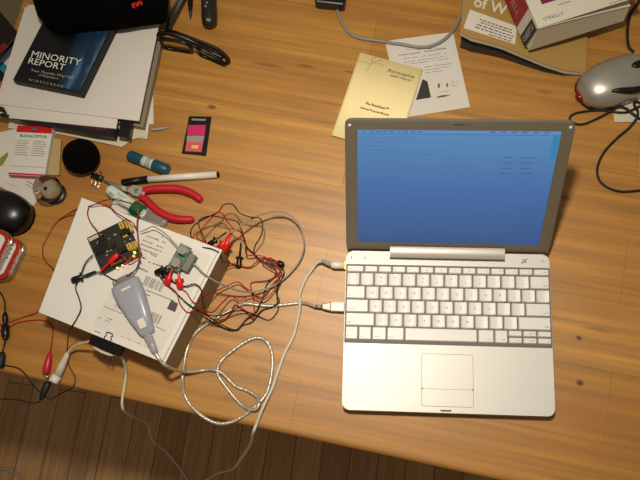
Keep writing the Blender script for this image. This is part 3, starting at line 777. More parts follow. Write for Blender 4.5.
# grey cable from sensor around the loop
t = cable_thing('ribbon_cable', 'flat grey cable curling from the sensor across the wood right of the carton', 'cable', at(250, 290))
P = wpts([(191, 262, BZ + .010), (197, 267, BZ + .006), (204, 274, BZ + .005), (215, 281, BZ - .005), (228, 287, .045), (240, 291, .030), (252, 292, .018), (266, 289, .012), (281, 281, .008), (293, 270, .008), (301, 258, .010), (304, 245, .014), (302, 232, .018), (297, 222, .022), (288, 214, .026), (278, 211.5, .030), (266, 213, .034), (255, 217, .038), (245, 223, .042), (237, 229, .046), (230, 233, .048)])
bm = B(); add_tube(bm, P, .0013, 0, 8, 5); obj('cord', bm, M_gwire, t, world=True)
t = cable_thing('signal_cable', 'thin grey cable arching from the circuit board to the silver sensor', 'cable', at(150, 226))
P = wpts([(140, 232, BZ + .010), (147, 229, BZ + .014), (153, 226.5, BZ + .018), (160, 230, BZ + .018), (168, 236, BZ + .018), (175, 244, BZ + .016), (181, 250, BZ + .015)])
bm = B(); add_tube(bm, P, .0008, 0, 8, 5); obj('cord', bm, M_gwire, t, world=True)

# wires on and left of the board
t = wire('hook_up_wire', 'red wire bowing left of the carton onto the wood and back to the board', 'wire',
    [(57, 271, .035), (52, 268, .004), (44, 258.8), (42.8, 247.5), (47, 238), (54.4, 225), (63.8, 216.6, .006), (76.9, 210, .03), (90, 206, BZ + .004), (97, 204, BZ + .010), (103, 204.4, BZ + .008), (110, 206.9, BZ + .008), (116, 212.5, BZ + .012), (126, 218.8, BZ + .016), (133, 223, BZ + .018), (137, 230, BZ + .012)], M_red)
t = wire('hook_up_wire', 'red wire running over the green capped tube and down to the board right edge', 'wire',
    [(60, 219, .003), (78, 208.5, .02), (94, 204, .05), (105, 200.5, .04), (113, 199, .035), (122, 201, .045), (131, 203.5, .06), (137, 206, BZ + .01), (138, 214, BZ + .01), (137, 225, BZ + .012), (138, 240, BZ + .011), (140, 252, BZ + .010), (139, 263, BZ + .007)], M_red)
t = wire('hook_up_wire', 'short red wire bending from the carton corner to the board top edge', 'wire',
    [(89, 206.5, BZ + .002), (87.5, 214, BZ + .004), (91, 223, BZ + .006), (97.5, 231, BZ + .009)], M_red)
t = wire('hook_up_wire', 'black wire from the dark clip past the carton, hanging over the desk edge', 'wire',
    [(93, 255, BZ + .009), (85.6, 262.5, BZ + .008), (80.6, 275, BZ + .009), (77, 283, BZ + .004), (75.6, 288.8, BZ + .003), (78.8, 297.5, BZ + .003), (81, 308, BZ + .004), (77, 318, BZ + .003), (71, 328, BZ + .002), (68.5, 336, .05), (67.5, 345, .02), (67, 355, .0085), (69, 366, .003), (75, 377.5), (72.5, 387, .001), (60, 394, -.002), (50, 399, -.002), (43.8, 395, .001), (33.8, 386, .001), (25, 374), (17.5, 368), (6, 365.6), (-12, 363)], M_bwire)
t2 = grabber(t, (71.5, 281), (96, 271), M_blk, 'black hook clip', BZ + .005, BZ + .010, k=1.15)
t = wire('hook_up_wire', 'black wire curving under the translucent adapter connector', 'wire',
    [(86, 277, BZ + .007), (98, 272, BZ + .008), (107.5, 276, BZ + .004), (113, 279.5, BZ + .004), (121, 280, BZ + .0075), (130, 274, BZ + .014), (136, 269.5, BZ + .010), (139.5, 261, BZ + .009)], M_bwire)
t = wire('test_lead', 'short red lead with its clip gripping the circuit board pins', 'wire',
    [(119, 254, BZ + .014), (124, 258, BZ + .016), (130, 262, BZ + .012), (137, 258, BZ + .012), (141, 262, BZ + .010)], M_red)
grabber(t, (118, 254), (99, 273), M_redp, 'red hook clip', BZ + .016, BZ + .012, k=.95)
# lower left wires
t = wire('hook_up_wire', 'red wire crossing the wood into the carton left corner', 'wire',
    [(-12, 327), (0, 325), (10, 322), (22.5, 317.5), (33.8, 314, .003), (38, 311, .001)], M_red)
t = wire('alligator_lead', 'red lead ending in a red alligator clip near the desk front edge', 'clip lead',
    [(-12, 336), (0, 331), (10, 327), (18.8, 322.5), (37.5, 320), (48, 322), (52.3, 328), (52.3, 338, .0015), (51, 347, .003), (50.2, 352, .006)], M_red)
p0, p1 = at(50.2, 352, .0060), at(45.5, 374, .0060)
bm = B(); add_lathe(bm, p0, p1, [(0, .002), (.1, .0034), (.5, .0052), (.9, .0054), (1, .0040)], 0, 14, flat=.9); obj('boot', bm, M_redg, t, world=True, label='red rubber boot')
bm = B(); p2 = at(48, 379.5, .0060); add_lathe(bm, p1, p2, [(0, .003), (.6, .0022), (1, .001)], 0, 10); obj('jaw', bm, M_metal, t, world=True)
t = wire('alligator_lead', 'black lead ending in a black alligator clip, over the desk front edge', 'clip lead',
    [(-12, 399, .002), (0, 399, .002), (18.8, 400, .002), (30, 403, .002), (37.5, 402.5, .004), (40.6, 400, .006)], M_bwire)
p0, p1 = at(40.6, 400, .007), at(48.5, 382, .008)
bm = B(); add_lathe(bm, p0, p1, [(0, .002), (.1, .0034), (.5, .0050), (.9, .0052), (1, .0040)], 0, 14, flat=.9); obj('boot', bm, M_rubk, t, world=True, label='black rubber boot')
bm = B(); add_lathe(bm, p1, at(51, 378.5, .009), [(0, .003), (.6, .0022), (1, .001)], 0, 10); obj('jaw', bm, M_metal, t, world=True)
t = wire('banana_lead', 'black lead with joined plugs at the far left of the desk', 'clip lead',
    [(-10, 285), (0, 292.5), (4.4, 301), (5, 312, .005)], M_bwire, .0011)
bm = B(); p0, p1 = at(5, 312, .006), at(5.5, 340, .006); add_lathe(bm, p0, p1, [(0, .002), (.08, .0036), (.3, .0044), (.36, .0030), (.44, .0030), (.5, .0058), (.85, .0056), (.95, .0040), (1, .002)], 0, 14); obj('plug_body', bm, M_blk, t, world=True)
for q in ((5, 321), (5, 337.5)):
    bm = B(); p = at(q[0], q[1], .0098); add_lathe(bm, p - Vector((0, 0, .001)), p + Vector((0, 0, .0014)), [(0, .0012), (.6, .0012), (1, .0005)], 0, 10); obj('screw', bm, M_metal, t, world=True)
bm = B(); add_tube(bm, wpts([(5.5, 340, .006), (4, 346, .003), (2.5, 352, .004)]), .0011, 0, 6, 5); obj('wire', bm, M_bwire, t, world=True)
bm = B(); add_lathe(bm, at(2.5, 352, .006), at(0, 368, .006), [(0, .003), (.2, .0052), (.9, .0056), (1, .004)], 0, 14); obj('plug_body', bm, M_rubk, t, world=True)

# ------------------------------------------------------------------ binder clips
def binder_clip(bx, label, p, q, z0, z1, wide, down=True, handle_px=None, outw=None):
    pass
clip = thing('binder_clip', 'black binder clip pinched on the carton edge and holding a white cable', 'binder clip', (at(107, 347, 0).x, at(107, 347, 0).y, 0), math.atan2((Pc[1] - Pc[0]).y, (Pc[1] - Pc[0]).x), 'black binder clips')
ce = (Pc[1] - Pc[0]).normalized(); cn = Vector((ce.y, -ce.x, 0))     # outward from the carton front side
cc = Pc[0] + ce * ((at(107, 339, BZ) - Pc[0]).dot(ce)); cc.z = 0
MC = Matrix(((ce.x, cn.x, 0, cc.x), (ce.y, cn.y, 0, cc.y), (0, 0, 1, 0), (0, 0, 0, 1)))
bm = B()
# wedge body hanging outside with its spine outwards
yz = [(0.0006, BZ - .0185), (.0006, BZ - .001), (.0125, BZ - .0045), (.0140, BZ - .0075), (.0140, BZ - .0120), (.0125, BZ - .0150)]
va = [bm.verts.new(MC @ Vector((-.0225, y, z))) for y, z in yz]; vb = [bm.verts.new(MC @ Vector((.0225, y, z))) for y, z in yz]
for i in range(len(yz)):
    j = (i + 1) % len(yz); bm.faces.new((va[i], vb[i], vb[j], va[j]))
bm.faces.new(va); bm.faces.new(vb[::-1])
obj('clip_body', bm, M_blk, clip, world=True)
def handle(x, up):
    bm = B(); s = 1 if up else -1
    if up: P = [(-.006, .0015, BZ + .0004), (-.0065, -.004, BZ + .0012), (-.0045, -.009, BZ + .0018), (-.007, -.0125, BZ + .0022), (-.004, -.0155, BZ + .0024), (.004, -.0155, BZ + .0024), (.007, -.0125, BZ + .0022), (.0045, -.009, BZ + .0018), (.0065, -.004, BZ + .0012), (.006, .0015, BZ + .0004)]
    else: P = [(-.006, .013, BZ - .016), (-.0065, .019, BZ - .019), (-.0045, .024, BZ - .021), (-.007, .0275, BZ - .022), (-.004, .030, BZ - .023), (.004, .030, BZ - .023), (.007, .0275, BZ - .022), (.0045, .024, BZ - .021), (.0065, .019, BZ - .019), (.006, .013, BZ - .016)]
    add_tube(bm, [MC @ Vector((px_ * .75 + x, P[0][1] + (py_ - P[0][1]) * .62, pz_)) for px_, py_, pz_ in P], .0006, 0, 6, 4); obj('wire_handle', bm, M_bwire, clip, world=True)
handle(.001, True); handle(.004, False)
wc = thing('barrel_plug_cable', 'white power cable with a barrel plug, held by the clip and falling to the floor', 'cable', (at(60, 370).x, at(60, 370).y, 0))
P = wpts([(67.5, 353, .016), (72, 347.5, .025), (78, 344, .036), (85, 342.5, .046), (92, 341.5, BZ - .012)]) + [MC @ Vector((-.012, .016, BZ - .012)), MC @ Vector((.008, .0165, BZ - .014))] + \
    wpts([(118, 354, .045), (122.5, 359, .033), (125, 366, .018), (126, 374, .006), (124.5, 385, .0022), (122.5, 397, .0022), (122, 405, .001)]) + \
    wpts([(124, 410.5, -.012), (130, 415, -.08), (139, 419, -.2), (147, 423, -.35), (150, 432, -.5), (153, 441, -.62), (166, 452, -.72), (178, 466, -.737), (190, 484, -.738)])
bm = B(); add_tube(bm, P, .0019, 0, 8, 5); obj('cord', bm, M_wcable, wc, world=True)
bm = B(); add_lathe(bm, at(68, 352.5, .016), at(57.5, 375.5, .0072), [(0, .0024), (.15, .0038), (.6, .0052), (1, .0062)], 0, 18); obj('plug_sleeve', bm, M_wcable, wc, world=True)
bm = B(); add_lathe(bm, at(57.5, 375.5, .0072), at(53, 382, .0072), [(0, .0068), (.85, .0068), (1, .0058)], 0, 18); add_lathe(bm, at(53, 381, .007), at(50.5, 379, .008), [(0, .003), (1, .0024)], 0, 12); obj('plug_head', bm, M_white, wc, world=True)
# second binder clip near the foam ball
c2 = thing('binder_clip', 'small black binder clip with shiny handles by the long nose pliers tip', 'binder clip', (at(98, 178).x, at(98, 178).y, 0), -.3, 'black binder clips')
bm = B(); add_prism(bm, [(-.009, -.004), (.009, -.004), (.009, .004), (-.009, .004)], .0, .0095, 0, bev=.0028); obj('clip_body', bm, M_blk, c2)
for pp in ([(-.006, -.004, .002), (-.006, -.010, .0012), (-.004, -.014, .0010), (0, -.0125, .001), (.0005, -.0045, .002)], [(-.004, .003, .004), (-.003, .008, .002), (.002, .009, .0018), (.005, .003, .004)], [(.002, -.004, .002), (.001, -.013, .001), (.004, -.0165, .001), (.0065, -.012, .001), (.006, -.004, .002)]):
    bm = B(); add_tube(bm, [Vector(p) for p in pp], .0007, 0, 6, 4); obj('wire_handle', bm, M_metal, c2)

# ------------------------------------------------------------------ pliers
pv = at(136, 190.5, .008)
pl = thing('pliers', 'long nose pliers with red grips, open on the wood above the carton', 'pliers', (pv.x, pv.y, 0))
def taper(P, r, m, name, flat=None, label=None, sides=12):
    bm = B(); add_tube(bm, P, r, 0, sides, 6); return obj(name, bm, m, pl, world=True, label=label, smooth=False)
taper(wpts([(143, 191.5, .008), (150, 189.5, .008), (163, 188.5, .008), (178, 189, .0075), (190, 192.5, .0075), (198, 197.5, .0072), (201.5, 201, .007)]), lambda t: .0050 + .0012 * math.sin(PI * min(1, t * 1.1)) - (.002 if t > .97 else 0), M_redg, 'handle_grip', label='red dipped grip')
taper(wpts([(140, 196, .008), (146, 200, .008), (155, 209, .008), (165, 215.5, .0075), (177, 219, .0072), (187, 219.5, .007), (194, 219.3, .007)]), lambda t: .0050 + .0012 * math.sin(PI * min(1, t * 1.1)) - (.002 if t > .97 else 0), M_redg, 'handle_grip', label='red dipped grip')
bm = B(); add_prism(bm, [at(127, 188.5, .012), at(133, 184.5, .012), at(141, 186, .012), at(145.5, 190.5, .012), at(144, 194.5, .012), at(141.5, 197.5, .012), at(133, 195.5, .012), at(127.5, 191.5, .012)], .004, .012, 0, bev=.001)
obj('pivot_joint', bm, M_metald, pl, world=True)
for s_ in (-1, 1):
    a, b = at(128, 190 + s_ * 1.3, .008), at(103.5, 180.5 + s_ * .15, .008)
    bm = B(); add_lathe(bm, a, b, [(0, .0030), (.3, .0022), (1, .0009)], 0, 8); obj('jaw', bm, M_metald, pl, world=True)
bm = B(); p = at(136.5, 190.5, .012); add_lathe(bm, p, p + Vector((0, 0, .0008)), [(0, .0036), (.6, .0036), (1, .003)], 0, 20); obj('rivet', bm, M_metal, pl, world=True)

# ------------------------------------------------------------------ pen, glue stick, bottle, case, bit
pen = thing('marker_pen', 'white barrelled marker pen with a black cap above the pliers', 'pen', (at(170, 178).x, at(170, 178).y, 0))
a, b, c = at(121.5, 182.5, .006), at(148, 179.2, .006), at(217, 174.5, .006)
bm = B(); add_lathe(bm, a, b, [(0, .0035), (.04, .0048), (1, .0056)], 0, 18); add_lathe(bm, a + Vector((.004, .0, .0045)), b + Vector((-.004, 0, .0052)), [(0, .001), (.5, .0013), (1, .001)], 0, 8); obj('cap', bm, M_blk, pen, world=True, label='black pen cap')
bm = B(); add_lathe(bm, b, c, [(0, .0050), (1, .0050)], 0, 18); obj('barrel', bm, M_white, pen, world=True)
bm = B(); add_lathe(bm, c, at(219.5, 174.3, .006), [(0, .0046), (.6, .0044), (1, .002)], 0, 18); obj('end_plug', bm, M_blk, pen, world=True)
gs = thing('glue_stick', 'dark teal glue stick with a pale barcode wrapper', 'glue stick', (at(148, 162).x, at(148, 162).y, 0))
a, b = at(128.5, 155, .0085), at(168.5, 170.5, .0085)
bm = B(); add_lathe(bm, a, b, [(0, .0062), (.04, .0080), (.62, .0080), (.63, .0085), (.97, .0086), (1, .0070)], 0, 24); obj('tube', bm, M_teal, gs, world=True)
bm = B(); add_lathe(bm, a.lerp(b, .36), a.lerp(b, .62), [(0, .0082), (1, .0082)], 0, 24); obj('wrapper', bm, M_lbl, gs, world=True)
for k in range(7):
    q = a.lerp(b, .47 + k * .016); q2 = a.lerp(b, .47 + k * .016 + (.004 if k % 2 else .009))
    bm = B(); add_lathe(bm, q, q2, [(0, .00828), (1, .00828)], 0, 24); obj('barcode_bar', bm, M_ink, gs, world=True)
bt = thing('glue_tube', 'white tube with green print and a dark green cap below the pliers jaws', 'tube', (at(125, 200).x, at(125, 200).y, 0), 0)
a, b, c = at(108, 188.5, .0105), at(133, 207, .0105), at(143, 213.5, .0105)
bm = B(); add_lathe(bm, a, b, [(0, .0045), (.04, .0075), (.15, .0085), (1, .0100)], 0, 24); obj('tube', bm, mat('white_green_tube', '#cfd8c8', .4), bt, world=True)
bm = B(); add_lathe(bm, b, c, [(0, .0104), (.85, .0104), (1, .0085)], 0, 12, smooth=False); obj('cap', bm, M_green, bt, world=True, label='dark green ribbed cap')
bm = B(); d = (b - a).normalized(); s_ = Vector((-d.y, d.x, 0))
for k, (u_, v_, l_) in enumerate(((.02, .003, .016), (.02, .0005, .013), (.024, -.002, .010), (.009, -.003, .010), (.009, -.0052, .008))):
    p = a + d * u_ + s_ * v_; p.z = .0105 + math.sqrt(max(.0095 ** 2 - v_ ** 2, 0)) * (.90 + .10 * u_ / .03); q = p + d * l_; q.z += .0007
    add_tube(bm, [p, q], .0004, 0, 5, 0)
obj('print', bm, M_green, bt, world=True, label='green printed lines')
cs = thing('plastic_case', 'long clear plastic case with rounded ends between the green cap and the carton', 'case', (at(140, 213).x, at(140, 213).y, 0), 0)
a, b = at(113, 205, .006), at(165, 221, .006)
ang = math.atan2((b - a).y, (b - a).x); L_ = (b - a).length
T = P2M((a + b) / 2, (b - a).normalized(), 0)
bm = B(); add_prism(bm, rrect(-L_ / 2 - .004, -.0105, L_ / 2 + .004, .0105, .0100), .0006, .0085, 0, bev=.003, M=T); o = obj('case_shell', bm, mat('milky_plastic', '#bdbfb4', .2, trans=.55, ior=1.3), cs, world=True)
bm = B(); add_prism(bm, rrect(.003, -.006, L_ / 2 - .004, .006, .003), .0087, .0098, 0, bev=.0004, M=T); obj('window', bm, M_metal, cs, world=True, label='shiny clasp plate')
bm = B(); add_prism(bm, rrect(-L_ / 2, -.007, -.010, .007, .005), .0087, .0094, 0, M=T); obj('label_patch', bm, M_paper, cs, world=True)
bit = thing('screwdriver_bit', 'small dark pointed bit lying right of the paper stack', 'bit', (at(160, 128).x, at(160, 128).y, 0))
a, b = at(151.5, 129.3, .0035), at(170, 127.3, .0028)
bm = B(); add_lathe(bm, a, b, [(0, .0028), (.03, .0032), (.5, .0032), (.62, .0022), (1, .0006)], 0, 6, smooth=False); obj('shaft', bm, M_metald, bit, world=True)

# ------------------------------------------------------------------ page flags packet
q = [at(189, 115.5), at(212, 116), at(206, 157), at(181.5, 154.5)]
fl = thing('page_flag_packet', 'dark carded packet of magenta page flags on the open wood', 'sticky flags', (at(197, 136).x, at(197, 136).y, 0))
def quadslab(parent, name, px, z0, z1, m, label=None, bev=0):
    bm = B(); add_prism(bm, [at(p[0], p[1], z1) for p in px], z0, z1, 0, bev=bev); return obj(name, bm, m, parent, world=True, label=label)
quadslab(fl, 'backing_card', [(189, 116), (211.5, 116.5), (206, 156), (181.5, 153.5)], 0.0002, .0012, M_blk, bev=.0004)
quadslab(fl, 'magenta_flags', [(188, 125), (206, 125), (204.5, 135), (187, 135)], .0013, .0042, mat('magenta_flag', '#c41862', .5), 'magenta flag block')
quadslab(fl, 'clear_window', [(187, 135.5), (204.5, 135.5), (203, 142), (186.5, 142)], .0013, .0034, mat('grey_window', '#9c8d88', .3))
quadslab(fl, 'pink_flags', [(186.5, 142), (203, 142), (201.5, 152), (185, 151)], .0013, .0038, mat('salmon_flag', '#c8525a', .5), 'salmon pink flag block')
quadslab(fl, 'gold_print', [(192, 145), (199, 145.5), (197.5, 149), (191, 148)], .0039, .0041, mat('gold_print', '#dcb868', .5))
quadslab(fl, 'blister_mark', [(192, 118.5), (206, 119), (205.5, 120.8), (191.5, 120.3)], .0013, .0015, M_inkg)

# ------------------------------------------------------------------ booklet and sheet
t = thing('printed_sheet', 'white printed sheet with a dark tower picture under the yellow booklet', 'paper', (at(430, 80).x, at(430, 80).y, 0))
quadslab(t, 'page', [(385, 41), (453, 32), (470, 107), (402, 118)], .0002, .0009, M_paper)
bm = B(); z = .0009
def ln(p, q, wd, mi=0, z=z):
    a, b = at(*p, z), at(*q, z); d = (b - a).normalized(); n = Vector((-d.y, d.x, 0)) * wd / 2
    add_prism(bm, [a - n, b - n, b + n, a + n], z, z + .0001, mi)
def tline(p, q, wd, dens=.9, mi=0, z=z, w0=1.0, w1=2.8):
    a, b = Vector(p), Vector(q); L_ = (b - a).length; t = 0
    while t < L_:
        e_ = min(t + random.uniform(w0, w1), L_)
        if random.random() < dens: ln(tuple(a + (b - a) * (t / L_)), tuple(a + (b - a) * (e_ / L_)), wd, mi, z)
        t = e_ + random.uniform(.4, .8)
for p, q, wd in (((406, 50), (446, 48), .0007), ((399, 55.5), (446, 48.5), .0013), ((402, 59), (447, 53), .0008), ((404, 62.5), (447, 56), .0008), ((410, 64), (448, 58.5), .0008), ((424, 67.3), (452, 63.5), .0009), ((425, 70.3), (449, 66.7), .0008), ((425, 73), (443, 70.5), .0008),
                 ((439, 92), (449, 91), .0007)):
    tline(p, q, wd)
obj('text_lines', bm, M_inkp, t, world=True, label='grey printed text lines'); bm = B()
add_prism(bm, [at(422.5, 79, z), at(427.5, 81.5, z), at(431, 97.5, z), at(416, 100, z)], z, z + .0001, 1)
add_prism(bm, [at(437.5, 84, z), at(440, 83.5, z), at(440, 87.5, z), at(438, 88, z)], z, z + .0001, 0)
add_prism(bm, [at(446, 83.5, z), at(448, 83, z), at(448, 87, z), at(446.5, 87, z)], z, z + .0001, 0)
ln((452, 80), (453, 87), .0004); tline((454, 82), (458, 81.5), .0006); tline((454, 86), (458, 85.5), .0006)
add_prism(bm, [at(437, 96.5, z), at(443, 95, z), at(451, 95, z), at(444, 97, z), at(437, 98, z)], z, z + .0001, 0)
obj('print', bm, [M_inkp, mat('tower_picture', '#35332c', .7, var=.5, scale=250)], t, world=True, label='dark printed pictures')
a, b_ = at(360, 52.5, .005), at(423, 69, .005); u_ = (b_ - a).normalized(); W_ = (b_ - a).length
bk = thing('manual_booklet', 'pale yellow stapled manual half hidden behind the laptop screen', 'booklet', (a.x, a.y, 0), math.atan2(u_.y, u_.x))
bm = B(); 
pg = [(0.001, -.002), (W_ - .0005, -.001), (W_ - .0005, -.139), (.001, -.139)]
add_prism(bm, pg, .0010, .0040, 0); obj('pages', bm, M_paper, bk)
bm = B(); n_ = 10
prof = [(-.0006, .0012), (-.0009, .0025), (-.0002, .0042), (.004, .0052), (.012, .0050), (.03, .0046), (.034, .00455), (.06, .0045), (W_ - .004, .0044), (W_, .0044)]
for (x0, z0), (x1, z1) in zip(prof, prof[1:]):
    v = [bm.verts.new(p) for p in ((x0, -.140, z0), (x1, -.140, z1), (x1, 0, z1), (x0, 0, z0))]; bm.faces.new(v).smooth = True
bmesh.ops.remove_doubles(bm, verts=bm.verts[:], dist=1e-6)
obj.raw = True
o = obj('cover', bm, M_yel, bk, label='pale yellow cover'); obj.raw = False
sm = o.modifiers.new('thickness', 'SOLIDIFY'); sm.thickness = .0003; sm.offset = -1
bm = B(); zc = .0056
bki = Tof(bk).inverted()
def bl_(px, py): q = bki @ at(px, py, .005); return q.x, q.y
x_, y_ = bl_(401, 73.5); x2, y2 = bl_(388.5, 70); x3, y3 = bl_(413.5, 77)
add_text(bm, 'Acroname', (x2 + x3) / 2, (y2 + y3) / 2, zc, wd=abs(x3 - x2) * 1.05, h=.0052, mi=0, bold=.0)
x4, y4 = bl_(400, 77.5); add_text(bm, 'easier robotics', x4 + .001, y4, zc, wd=.032, mi=0)
x5, y5 = bl_(377, 106); add_text(bm, 'The BrainStem™', x5, y5, zc, wd=.036, mi=0, bold=.02)
x6, y6 = bl_(374.5, 111.5); add_text(bm, 'General Purpose Module', x6, y6, zc, wd=.044, mi=0, bold=.02)
obj('cover_lettering', bm, M_ink, bk, label='printed name lettering'); bm = B()
for pp in ([(358, 61), (366, 62), (370, 65), (372, 60), (376, 57)], [(366, 71), (369, 68), (371, 64), (378, 63), (384, 66)], [(371, 58), (373, 62), (382, 60)]):
    P = [Vector((*bl_(*p), zc)) for p in pp]; add_tube(bm, P, .00025, 1, 5, 5)
obj('star_drawing', bm, [M_ink, mat('gold_grey_ink', '#a8996a', .6)], bk, label='faint star line drawing')

# ------------------------------------------------------------------ grey cable top, black thing top
t = cable_thing('grey_cable', 'thick grey cable drooping over the printed sheet from the top of the desk', 'cable', at(400, 43))
P = wpts([(334, -14), (335, 0), (338.8, 15), (347.5, 31), (360, 38), (380, 41), (392, 43, .0035), (400, 44, .0036), (412, 46.2, .0036), (422, 47.2, .0036), (433, 45.5, .0036), (445, 39, .0036), (455, 27.5, .003), (461, 14, .003), (464, 2), (464, -14)], .0027)
bm = B(); add_tube(bm, P, .0025, 0, 10, 6); obj('cord', bm, M_gwire, t, world=True)
bm = B(); add_box(bm, (-.024, -.03, 0), (.022, .0, .02), 0, bev=.003, M=P2M(at(331, 8, .02) , Vector((math.cos(-.12), math.sin(-.12), 0)), 0) if False else Matrix.Translation((at(330, 3.5, .02).x, at(330, 3.5, .02).y, 0)) @ Matrix.Rotation(-.12, 4, 'Z') @ Matrix.Translation((0, .03, 0)))
o = obj('power_brick', bm, M_blk, world=True); tag(o, 'black plastic block at the top edge beside the grey cable', 'power supply')

# ------------------------------------------------------------------ books top right
M_tan = mat('tan_cover', '#a8874a', .45, var=.05); M_page = mat('book_pages', '#b0a68e', .85, var=.06, scale=300)
def strip_book(px_bottom, heights, z0, name, parent, mt, back, th, label=None, fan=0.0):
    """a soft sheet body: bottom-edge polyline (photo places at given heights) extruded away from the viewer"""
    bm = B(); rows = []
    for (px, py), z in zip(px_bottom, heights):
        p = at(px, py, z)
        rows.append((p, z))
    vsT, vsTb, vsB, vsBb = [], [], [], []
    for p, z in rows:
        vsT.append(bm.verts.new(p)); vsTb.append(bm.verts.new((p.x + back[0], p.y + back[1], z)))
        zz = max(z - th, z0)
        vsB.append(bm.verts.new((p.x - back[0] * fan, p.y - back[1] * fan, zz))); vsBb.append(bm.verts.new((p.x + back[0], p.y + back[1], zz)))
    for i in range(len(rows) - 1):
        bm.faces.new((vsT[i], vsT[i + 1], vsTb[i + 1], vsTb[i])); bm.faces.new((vsB[i + 1], vsB[i], vsBb[i], vsBb[i + 1]))
        bm.faces.new((vsB[i], vsB[i + 1], vsT[i + 1], vsT[i])); bm.faces.new((vsTb[i], vsTb[i + 1], vsBb[i + 1], vsBb[i]))
    bm.faces.new((vsB[0], vsT[0], vsTb[0], vsBb[0])); bm.faces.new((vsT[-1], vsB[-1], vsBb[-1], vsTb[-1]))
    return obj(name, bm, mt, parent, world=True, label=label)
bp = [(460.5, 32), (472, 38), (486, 41.5), (502, 46), (522, 54.5), (545, 64), (565, 70.5), (586, 72.5)]
hz = [.030, .029, .0275, .025, .021, .016, .012, .010]
tb = thing('paperback_book', 'tan paperback with a white label, bowed under the thick white book', 'book', (at(520, 40).x, at(520, 40).y, 0))
back = Vector((.014, .17))
bbp = [(p[0] , p[1]) for p in bp]
# lower black book under the tan one
bmk = [(461.5, 41), (472, 45.5), (486, 48.5), (502, 53), (522, 61), (545, 69.5), (563, 74), (583, 74.5)]
kb = thing('black_book', 'black covered book lying flat on the wood, beneath the tan paperback', 'book', (at(520, 50).x, at(520, 50).y, 0))
strip_book(bmk, [.0205, .0195, .018, .0155, .012, .0085, .0055, .004], .0005, 'book_body', kb, M_blk, back, .05)
strip_book(bbp, [z - .0012 for z in hz], .0, 'pages', tb, M_page, back, .005, 'pale page block', .015)
strip_book(bbp, hz, .0, 'cover', tb, M_tan, back, .0011, 'tan cover')
bm = B()
def zc_at(p):  # height of the bowed cover at a world place: read off the bottom edge line
    best = None
    for i in range(len(bp) - 1):
        a_, b_ = at(*bp[i], hz[i]), at(*bp[i + 1], hz[i + 1]); e_ = Vector((b_.x - a_.x, b_.y - a_.y))
        # solve p = a + t e + s back
        det = e_.x * back.y - e_.y * back.x; dx, dy = p.x - a_.x, p.y - a_.y
        t_ = (dx * back.y - dy * back.x) / det
        if -1e-6 <= t_ <= 1 or (i == 0 and t_ < 0) or (i == len(bp) - 2 and t_ > 1):
            return hz[i] + (hz[i + 1] - hz[i]) * t_
    return hz[0]
def onc(px, py, dz=.0002):
    z = .028
    for _ in range(6): p = at(px, py, z); z = zc_at(p)
    return Vector((p.x, p.y, z + dz))
def patch(c4, nx, ny, mi, dz=.0002):
    g = [[onc((c4[0][0] * (1 - u / nx) + c4[1][0] * u / nx) * (1 - v / ny) + (c4[3][0] * (1 - u / nx) + c4[2][0] * u / nx) * v / ny,
              (c4[0][1] * (1 - u / nx) + c4[1][1] * u / nx) * (1 - v / ny) + (c4[3][1] * (1 - u / nx) + c4[2][1] * u / nx) * v / ny, dz) for u in range(nx + 1)] for v in range(ny + 1)]
    V = [[bm.verts.new(q) for q in r] for r in g]
    for v in range(ny):
        for u in range(nx): bm.faces.new((V[v][u], V[v + 1][u], V[v + 1][u + 1], V[v][u + 1])).material_index = mi
patch([(470, 9.5), (517, 26.5), (515, 44.5), (463.5, 28)], 12, 3, 0, .0003)
random.seed(21)
for k, (xa, ya, xb, yb) in enumerate(((480, 19, 512, 30), (481, 22, 513, 33), (477, 24, 514, 36.5), (475, 26.5, 512, 38.5), (489, 34, 511, 41))):
    t_ = 0
    while t_ < 1:
        e_ = min(1, t_ + random.uniform(.05, .14)); 
        x0_, y0_, x1_, y1_ = xa + (xb - xa) * t_, ya + (yb - ya) * t_, xa + (xb - xa) * e_, ya + (yb - ya) * e_
        patch([(x0_, y0_), (x1_, y1_), (x1_ - .3, y1_ + 1.0), (x0_ - .3, y0_ + 1.0)], 1, 1, 1, .0005); t_ = e_ + .03
# title letters bent onto the cover
vs, fs, w_, h_ = text_mesh('of W', .02)
V = []
for v in vs:
    fx = v.x / w_ + .5; fy = v.y / h_ + .5
    px_ = 475.5 + fx * 33 + (1 - fy) * -2.5; py_ = 6.5 + fx * 9.5 - fy * 11
    V.append(bm.verts.new(onc(px_, py_, .0004)))
for f in fs:
    try: bm.faces.new([V[i] for i in f]).material_index = 0
    except ValueError: pass
obj('cover_print', bm, [mat('cover_white', '#d8d2c4', .6), M_inkp], tb, world=True, label='white label and title letters')

# thick white book
zb0, zt0 = .030, .078
wb = thing('thick_white_book', 'very thick white reference book with a dark red spine, topmost at the right', 'book', (at(570, 10, .07).x, at(570, 10, .07).y, zb0))
c_bl = at(538.7, 28, zt0); c_br = at(628, 0, zt0); c_tl = at(523, 0, zt0)
ub = (c_br - c_bl).normalized(); vbk = Vector((-ub.y, ub.x, 0)); 
Wb = .150; Hb = .185
T = P2M(c_bl, ub, 0) @ Matrix(((1, 0, .2, -.2 * zt0), (0, 1, 0, 0), (0, 0, 1, 0), (0, 0, 0, 1)))
def tilt(x): return 0.0
bm = B(); add_box(bm, (.0, 0, zt0 - .0012), (Wb, Hb, zt0), 0, M=T); 
add_text(bm, "O'REILLY", .026, .0105, zt0 + .0002, wd=.030, mi=1, M=T)
add_box(bm, (.018, .033, zt0), (.06, .10, zt0 + .0002), 2, M=T); add_text(bm, 'A Desktop Quick Reference', .062, .0245, zt0 + .0002, wd=.040, mi=1, M=T) if False else None
for k in range(5): add_box(bm, (.040 + k * .0035, .024, zt0), (.040 + k * .0035 + .0025, .0253, zt0 + .0002), 1, M=T)
